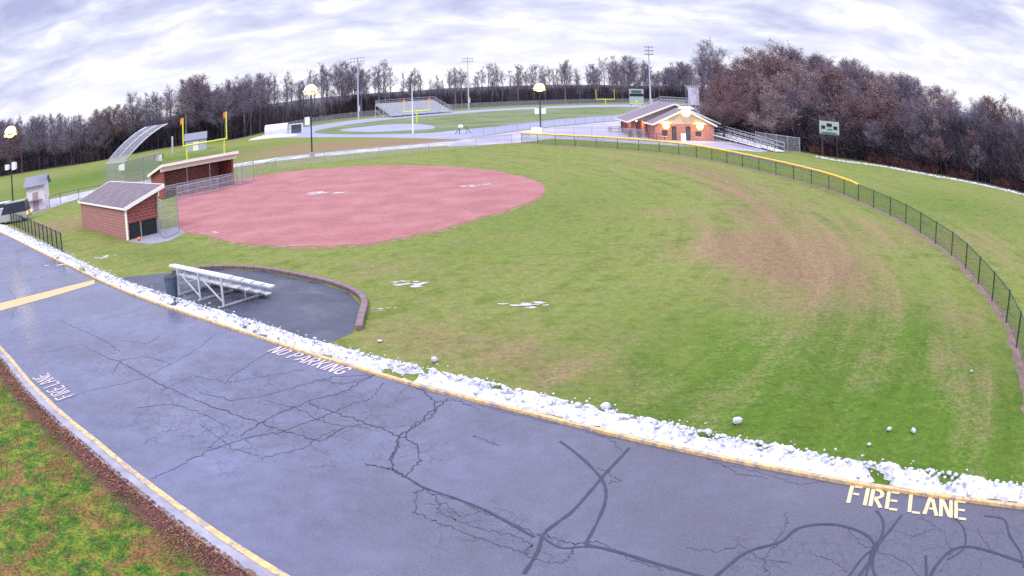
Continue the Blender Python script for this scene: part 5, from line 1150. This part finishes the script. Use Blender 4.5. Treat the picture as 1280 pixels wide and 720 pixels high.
# ------------------------------------------------------------------ woods
bark1 = mat('grey_bark', (.135, .115, .15), .9, var=.35, vscale=1.5)
bark2 = mat('brown_bark', (.045, .034, .044), .9, var=.35, vscale=1.5)
twig_grey = mat('grey_twigs', (.165, .135, .18), .9, var=.3, vscale=.5)
twig_red = mat('reddish_twigs', (.17, .102, .112), .9, var=.3, vscale=.5)
twig_pale = mat('pale_twigs', (.26, .185, .19), .9, var=.3, vscale=.5)
def make_tree(seed, h, spread, lo, nlimb, dens, leaves=0.0, up=.75):
    """bare broadleaf tree, 1 unit of h = metres; returns trunk and crown builders"""
    rg = random.Random(seed); T, C = MB(), MB()
    lean = Vector((rg.uniform(-.03, .03), rg.uniform(-.03, .03), 1))
    P = []; r0 = .016*h
    for k in range(9):
        f = k/8; P.append(Vector((lean.x*h*f+rg.gauss(0, .03)*h*f*.35, lean.y*h*f+rg.gauss(0, .03)*h*f*.35, h*f*.93)))
    T.tube(P, [r0*(1.15-1.05*k/8) for k in range(9)], 6, cap=False)
    def seg(mb, a, b, w):
        d = (b-a).normalized(); s_ = d.cross(Vector((rg.gauss(0, 1), rg.gauss(0, 1), rg.gauss(0, 1)))).normalized()*w/2
        mb.quad([a-s_, a+s_, b+s_*.5, b-s_*.5], [(0, 0)]*4)
    def twig(a, d, L, w, depth):
        b = a+d*L*.5+Vector((rg.gauss(0, .07), rg.gauss(0, .07), rg.gauss(0, .04)))*L; c = b+(d+Vector((rg.gauss(0, .25), rg.gauss(0, .25), .12+rg.gauss(0, .15)))).normalized()*L*.5
        seg(C, a, b, w); seg(C, b, c, w*.75)
        if depth > 0:
            for k in range(rg.randint(4, 5)):
                q = (a.lerp(b, rg.uniform(.3, 1)) if rg.random() < .4 else b.lerp(c, rg.random())); dd = (d+Vector((rg.gauss(0, .8), rg.gauss(0, .8), rg.gauss(.1, .5)))).normalized(); twig(q, dd, L*rg.uniform(.5, .85), w*.66, depth-1)
        if leaves and rg.random() < leaves:
            for _ in range(2):
                m_ = Matrix.Translation(c+Vector((rg.gauss(0, .2), rg.gauss(0, .2), rg.gauss(0, .2)))) @ Matrix.Rotation(rg.uniform(0, 6), 4, 'Z') @ Matrix.Rotation(rg.uniform(-1.3, 1.3), 4, 'X'); s_ = rg.uniform(.05, .13)
                C.quad([m_ @ Vector(v) for v in ((-s_, 0, 0), (0, -s_, 0), (s_, 0, 0), (0, s_, 0))], [(0, 0)]*4)
    for i in range(nlimb):
        f = lo+(0.97-lo)*(i+rg.random())/nlimb; k = min(7, int(f*8)); o_ = P[k].lerp(P[k+1], f*8-k); an = i*2.4+rg.gauss(0, .4)
        L = spread*(1-.62*((f-lo)/(1-lo))**1.2)*rg.uniform(.75, 1.15); el = up+rg.gauss(0, .18)+.35*(f-lo)
        d = Vector((math.cos(an)*math.cos(el), math.sin(an)*math.cos(el), math.sin(el))); Q = [o_]
        for s_ in range(4): d = (d+Vector((rg.gauss(0, .13), rg.gauss(0, .13), .1))).normalized(); Q.append(Q[-1]+d*L/4)
        rr_ = r0*.42*(1.1-f); T.tube(Q, [rr_, rr_*.8, rr_*.6, rr_*.4, rr_*.2], 4, cap=False)
        for k2 in range(dens):
            t_ = rg.uniform(.2, 1)**.8*4; j = min(3, int(t_)); q = Q[j].lerp(Q[j+1], t_-j); dd = (d+Vector((rg.gauss(0, .55), rg.gauss(0, .55), rg.gauss(.15, .35)))).normalized()
            twig(q, dd, L*rg.uniform(.26, .46), .055, 2)
    return T, C
PROTO = {}
def proto(key, seed, h, spread, lo, nl, dn, bark, tw, lv=0.0, up=.75):
    T, C = make_tree(seed, h, spread, lo, nl, dn, lv, up)
    t_ = T.build('trunk', bark); c_ = C.build('crown', tw); mt, mc = t_.data, c_.data
    bpy.data.objects.remove(t_); bpy.data.objects.remove(c_); PROTO.setdefault(key, []).append((mt, mc, h))
for k in range(7): proto('tall', 100+k, 16, 3.4+.45*(k % 3), (.30, .42, .52, .36, .46, .33, .5)[k], 17, 6, bark1, twig_grey, up=(1.0, .9, .75, 1.05, .85, .95, .8)[k])
for k in range(4): proto('grey', 200+k, 14, 5.4, .22, 24, 12, bark2, twig_grey, up=.6)
for k in range(4): proto('red', 300+k, 12, 5.2, .15, 24, 12, bark2, twig_red, .10, up=.5)
for k in range(2): proto('pale', 400+k, 12, 5.0, .12, 24, 12, bark1, twig_pale, .05, up=.55)
nfaces = sum(len(m[0].polygons)+len(m[1].polygons) for v_ in PROTO.values() for m in v_)
print('TREE PROTO FACES', nfaces)
def tree(kind, pos, H, label, group, wide=1.0, name='bare_tree'):
    mt, mc, h = random.choice(PROTO[kind]); r = bpy.data.objects.new(name, None); col.objects.link(r); r.location = pos; r.empty_display_size = .5
    s_ = H/h; r.scale = (s_*wide, s_*wide, s_); r.rotation_euler = (0, 0, random.uniform(0, 6.28)); tag(r, label, 'tree', group)
    for nm, m_ in (('trunk', mt), ('crown', mc)):
        o = bpy.data.objects.new(nm, m_); col.objects.link(o); o.parent = r
def shorter(t):
    w = t.replace(' the ', ' ').replace(' bare', '').replace('just ', '')
    return w
def height_for(P, ytop):
    lo_, hi = 1.0, 40.0
    for _ in range(24):
        m_ = (lo_+hi)/2
        if proj((P.x, P.y, m_))[1] > ytop: lo_ = m_
        else: hi = m_
    return lo_
SKY_L = [(-80, 160), (0, 152), (40, 142), (75, 138), (110, 142), (150, 128), (200, 112), (232, 95), (262, 104), (300, 92), (340, 90), (365, 84), (400, 76), (430, 82), (470, 72), (500, 82), (540, 84), (580, 80), (640, 77), (680, 80), (705, 70), (730, 80), (765, 70), (800, 74), (830, 80), (850, 76), (880, 66)]
BASE_L = [(-90, 234), (-40, 228), (0, 221), (60, 211), (120, 202), (200, 186), (260, 178), (300, 173), (330, 165), (400, 151), (465, 145), (565, 136.5), (640, 132), (700, 130), (757, 128.5), (830, 127.5), (880, 128), (930, 130)]
SKY_R = [(830, 88), (868, 72), (885, 60), (905, 54), (940, 52), (970, 58), (1000, 66), (1030, 74), (1060, 80), (1090, 90), (1120, 95), (1150, 104), (1180, 112), (1210, 122), (1250, 128), (1280, 138), (1340, 150)]
BASE_R = [(858, 160), (880, 166), (905, 171), (940, 181), (970, 187), (1005, 191), (1040, 197), (1100, 206), (1160, 217), (1220, 228), (1280, 242), (1340, 258), (1400, 275)]
def rowpts(base, spacing, depth, jit):
    P = resample(smooth(ats(base), 4), 400); tot = sum((b-a).length for a, b in zip(P, P[1:])); n = int(tot/spacing); Q = resample(P, n); o_ = []
    for i, q in enumerate(Q):
        d = (Q[min(i+1, n-1)]-Q[max(i-1, 0)]).normalized(); nrm = Vector((-d.y, d.x, 0)); nrm = nrm if nrm.dot(q) > 0 else -nrm
        o_.append(q+nrm*(depth+random.uniform(-jit, jit))+d*random.uniform(-spacing, spacing)*.4)
    return o_
n_t = 0
for depth, spc, fac in ((2, 6.4, .0), (8, 6.8, .0), (16, 8.4, .0)):
    for q in rowpts(BASE_L, spc, depth, 2.2):
        px = proj(q)[0]
        if px < -40 or px > 905: continue
        H = height_for(q, interp(px, SKY_L)+abs(random.gauss(0, 12)))*random.uniform(.80, 1.06)
        H = max(6, min(H, 24))
        kind = random.choice(('grey', 'tall', 'grey', 'grey', 'red')) if px < 262 else random.choice(('tall', 'grey', 'tall')) if px < 450 else 'tall' if px < 770 else random.choice(('tall', 'grey'))
        look = {'grey': 'bushy grey bare tree', 'tall': 'slender tall bare tree', 'red': 'brownish bare tree', 'pale': 'pale bare tree'}[kind]
        row = ('in front row', 'in middle row', 'in back row')[(2, 8, 16).index(depth)]
        where = [w for lim, w in ((35, 'above the silver van at far left'), (75, 'above the white ticket booth'), (125, 'above the nearer dugout roof'), (165, 'above the left end of the backstop'), (208, 'above the tip of the backstop hood'), (262, 'around the small grey shed'), (320, 'right of the yellow goalpost'), (372, 'behind the vaulted shelter'), (415, 'behind the lit footpath lamp'), (462, 'around the left floodlight pole'), (515, 'behind the left half of the grandstand'), (565, 'behind the right half of the grandstand'), (620, 'around the right floodlight pole'), (665, 'left of the plaza lamp'), (705, 'right of the plaza lamp'), (740, 'left of the farther stadium goalpost'), (778, 'behind the farther stadium goalpost'), (808, 'behind the football scoreboard'), (845, 'right of the tallest floodlight pole'), (999, 'beside the press box')) if px < lim][0]
        lb = f'{look} {row}, {where}'; gp = 'trees '+where
        tree(kind, q, H, lb, gp, random.uniform(.95, 1.25)); n_t += 1
for depth, spc, lowf in ((2.5, 5.0, .52), (7, 4.6, .68), (13, 4.4, .84), (20, 4.0, 1.0), (29, 4.6, 1.0)):
    for q in rowpts(BASE_R, spc, depth, 1.8):
        px, py = proj(q)
        if px < 893 or px > 1345: continue
        yt = interp(px, SKY_R); hb = interp(px, BASE_R)
        top = yt if lowf == 1 else hb-(hb-yt)*random.uniform(lowf-.1, lowf+.1)
        H = max(4, min(25, height_for(q, top+abs(random.gauss(0, 4)))))
        kind = random.choice(('red', 'red', 'pale')) if px < 960 and depth < 14 else random.choice(('red', 'pale', 'grey') if depth < 18 else ('grey', 'red', 'grey')) if px < 1060 else random.choice(('grey', 'grey', 'grey', 'pale', 'red'))
        look = {'grey': 'grey bushy bare tree', 'red': 'reddish bushy bare tree', 'pale': 'pale twiggy bare tree'}[kind]
        row = {2.5: 'in front', 7: 'in second row', 13: 'in middle', 20: 'in high rows', 29: 'at back'}[depth]
        where = [w for lim, w in ((905, 'just right of the press box'), (945, 'above the aluminium ramp'), (985, 'above the ramp foot'), (1022, 'left of the small scoreboard'), (1060, 'behind the small scoreboard'), (1110, 'just right of the small scoreboard'), (1165, 'above the yellow tube end'), (1220, 'above the russet scrub'), (1999, 'at the right edge')) if px < lim][0]
        lb = f'{look} {row} of right wood, {where}'; gp = 'right wood trees '+where
        tree(kind, q, H, lb, gp, random.uniform(1.05, 1.35)); n_t += 1
for px, py, D, H, kd, lb in ((893, 160, 172, 17.0, 'grey', 'spreading bare tree whose limbs lean out above the press box'), (1098, 206, 99, 8.0, 'red', 'russet leafed small tree at the front of the right wood beyond the scoreboard'), (905, 176, 112, 8.5, 'red', 'rounded rusty tree directly behind the right eave of the brick building'), (233, 186, 185, 15.8, 'tall', 'tall slim bare tree directly above the left upright of the large goal')):
    tree(kd, bear(px, D, py), H, lb, None, 1.1)
same = {}
for o in list(col.objects):
    if o.get('category') == 'tree': same.setdefault(o['label'], []).append(o)
ORD = ['first', 'second', 'third', 'fourth', 'fifth', 'sixth', 'seventh', 'eighth', 'ninth', 'tenth', 'eleventh', 'twelfth']
for lb_, os_ in same.items():
    if len(os_) > 1:
        for k, o in enumerate(sorted(os_, key=lambda o: proj(o.location)[0])): nl_ = lb_+', '+ORD[min(k, 11)]+' from left'; nl_ = nl_.replace(' the ', ' ') if len(nl_.split()) > 16 else nl_; o['label'] = nl_.replace(' bare', '') if len(nl_.split()) > 16 else nl_
for o in col.objects:
    if len(str(o.get('label', '')).split()) > 16: o['label'] = shorter(o['label'])
print('TREES', n_t)
# the mass of the woods behind the rows one can count
def mass(places, label, mats_):
    V, F, Mi, off = [], [], [], 0
    for kind, q, H in places:
        mt, mc, h = random.choice(PROTO[kind]); s_ = H/h; a = random.uniform(0, 6.28)
        for mi, me_ in ((0, mt), (1, mc)):
            n = len(me_.vertices); co = np.empty(n*3, np.float32); me_.vertices.foreach_get('co', co); co = co.reshape(-1, 3)*s_
            x = co[:, 0]*math.cos(a)-co[:, 1]*math.sin(a)+q.x; y = co[:, 0]*math.sin(a)+co[:, 1]*math.cos(a)+q.y
            V.append(np.stack([x, y, co[:, 2]], 1)); nf = len(me_.polygons); fi = np.empty(nf*4, np.int32); me_.loops.foreach_get('vertex_index', fi); F.append(fi.reshape(-1, 4)+off); Mi.append(np.full(nf, mi)); off += n
    V, F, Mi = np.concatenate(V), np.concatenate(F), np.concatenate(Mi); me_ = bpy.data.meshes.new('far_wood')
    me_.vertices.add(len(V)); me_.vertices.foreach_set('co', V.ravel()); me_.loops.add(F.size); me_.loops.foreach_set('vertex_index', F.ravel().astype(np.int32))
    me_.polygons.add(len(F)); me_.polygons.foreach_set('loop_start', np.arange(0, F.size, 4, dtype=np.int32)); me_.polygons.foreach_set('material_index', Mi.astype(np.int32)); me_.update(calc_edges=True)
    for m_ in mats_: me_.materials.append(m_)
    o = bpy.data.objects.new('far_wood', me_); col.objects.link(o); tag(o, label, 'wood', kind='stuff')
PL_ = []
for dp in (24, 32, 41):
    for q in rowpts(BASE_L, 13, dp, 3):
        px = proj(q)[0]
        if -40 < px < 900: PL_.append(('tall', q, max(6, min(22, height_for(q, interp(px, SKY_L)+abs(random.gauss(4, 7)))))))
mass(PL_, 'distant grey mass of bare trees behind the front rows of the far wood', (bark1, twig_grey))
print('MASS', len(PL_))
# undergrowth that closes the woods below the crowns
def under(base, name, label, h0, h1, depth, n, ms, seed, hf=None, wid=.16, clip=(-60, 1380)):
    rg = random.Random(seed); P = resample(smooth(ats(base), 4), 500); mbs_ = [MB() for _ in ms]
    for _ in range(n):
        i = rg.randrange(499); q = P[i].lerp(P[i+1], rg.random()); px = proj(q)[0]
        if not clip[0] < px < clip[1]: continue
        d = (P[i+1]-P[i]).normalized(); nrm = Vector((-d.y, d.x, 0)); nrm = nrm if nrm.dot(q) > 0 else -nrm
        dp = 1.5+rg.random()**1.3*depth; q = q+nrm*dp; H = rg.uniform(h0, h1)*(.35+.65*min(1, dp/8)); mb = mbs_[min(len(ms)-1, int((mnoise.noise(q*.07)*.5+.5+rg.gauss(0, .16))*len(ms)) if len(ms) > 1 else 0)]
        view = Vector((q.y, -q.x, 0)).normalized(); an = rg.gauss(0, .6); s_ = Vector((view.x*math.cos(an)-view.y*math.sin(an), view.x*math.sin(an)+view.y*math.cos(an), 0))*rg.uniform(.25, 1)*wid
        a = q; ln = Vector((rg.gauss(0, .12), rg.gauss(0, .12), 1)); b = q+ln*H*.55; c = q+ln*H+Vector((rg.gauss(0, .4), rg.gauss(0, .4), 0))
        mb.quad([a-s_, a+s_, b+s_*.7, b-s_*.7], [(0, 0)]*4); mb.quad([b-s_*.7, b+s_*.7, c+s_*.2, c-s_*.2], [(0, 0)]*4)
        for k in range(9):
            t0 = a.lerp(c, rg.uniform(.15, .95)); dd = Vector((rg.gauss(0, 1), rg.gauss(0, 1), rg.uniform(.2, 1.2))).normalized()*rg.uniform(.5, 1.8); w_ = s_.normalized()*.035+Vector((0, 0, .02)); mb.quad([t0-w_, t0+w_, t0+dd+w_*.3, t0+dd-w_*.3], [(0, 0)]*4)
    for mb, m_ in zip(mbs_, ms):
        if mb.f: tag(mb.build(name, m_), label, 'undergrowth', kind='stuff')
un_dark = mat('undergrowth_dark', (.028, .022, .036), .95, var=.3, vscale=.4); un_brown = mat('undergrowth_brown', (.07, .05, .058), .95, var=.35, vscale=.4)
under(BASE_L, 'undergrowth', 'dense dark undergrowth and saplings closing the foot of the far woods', 4.0, 7.8, 42, 20000, [un_dark, un_brown], 3, wid=.15, clip=(-60, 900))
under(BASE_R, 'undergrowth', 'dense dark undergrowth and saplings closing the foot of the right wood', 2.5, 7.5, 30, 16000, [un_dark, un_dark, un_brown], 4, wid=.09, clip=(866, 1380))
# low russet scrub at the foot of the right wood
scrub = mat('russet_scrub', (.12, .045, .05), .95, var=.4, vscale=.8)
rg = random.Random(8); mb = MB(); P = resample(smooth(ats([(1000, 190), (1040, 196.5), (1100, 205.5), (1160, 216.5), (1220, 227.5), (1280, 241), (1340, 257)]), 4), 300)
for _ in range(2600):
    i = rg.randrange(299); q = P[i].lerp(P[i+1], rg.random()); 
    if mnoise.noise(q*.25) < -.12: continue
    q = q+Vector((q.x, q.y, 0)).normalized()*rg.uniform(.6, 3.4); H = rg.uniform(.5, 1.7)
    for k in range(7):
        dd = Vector((rg.gauss(0, .5), rg.gauss(0, .5), 1)).normalized()*H*rg.uniform(.5, 1); w_ = Vector((rg.gauss(0, 1), rg.gauss(0, 1), 0)).normalized()*.03; mb.quad([q-w_, q+w_, q+dd+w_*.4, q+dd-w_*.4], [(0, 0)]*4)
tag(mb.build('scrub', scrub), 'low russet scrub along the foot of the right wood', 'scrub', kind='stuff')
# leaf-covered floor under the woods and the wooded country beyond
floor_m = mat('woodland_floor', (.045, .034, .042), .95, var=.35, vscale=.3)
PL = resample(smooth(ats(BASE_L), 4), 120); far = [p.normalized()*3300 for p in PL]
mb = MB()
for i in range(119): mb.poly([(q.x, q.y, .03) for q in (PL[i], PL[i+1], far[i+1], far[i])])
tag(mb.build('woodland_floor', floor_m), kind='structure')
PR = resample(smooth(ats(BASE_R), 4), 120); far = [p.normalized()*3300 for p in PR]
mb = MB()
for i in range(119): mb.poly([(q.x, q.y, .034) for q in (PR[i]+PR[i].normalized()*.6, PR[i+1]+PR[i+1].normalized()*.6, far[i+1], far[i])])
tag(mb.build('woodland_floor', floor_m), kind='structure')
# distant wooded hills
hill_m = mat('distant_hills', (.060, .060, .085), .95, var=.25, vscale=.01)
mb = MB(); pr_ = None
for k in range(181):
    an = math.radians(-65+130*k/180); R1 = 1500; px = 640+math.degrees(an)*12
    hh = 7+max(0, 16*math.exp(-((math.degrees(an)+42)/13)**2))+6*math.exp(-((math.degrees(an)-30)/15)**2)+2.5*mnoise.noise(Vector((k*.23, 0, 0)))
    a, b, c = Vector((math.sin(an)*R1, math.cos(an)*R1, 0)), Vector((math.sin(an)*(R1+250), math.cos(an)*(R1+250), hh)), Vector((math.sin(an)*(R1+700), math.cos(an)*(R1+700), 0))
    if pr_: mb.quad([pr_[0], a, b, pr_[1]], [(0, 0)]*4); mb.quad([pr_[1], b, c, pr_[2]], [(0, 0)]*4)
    pr_ = (a, b, c)
tag(mb.build('hills', hill_m), kind='structure')
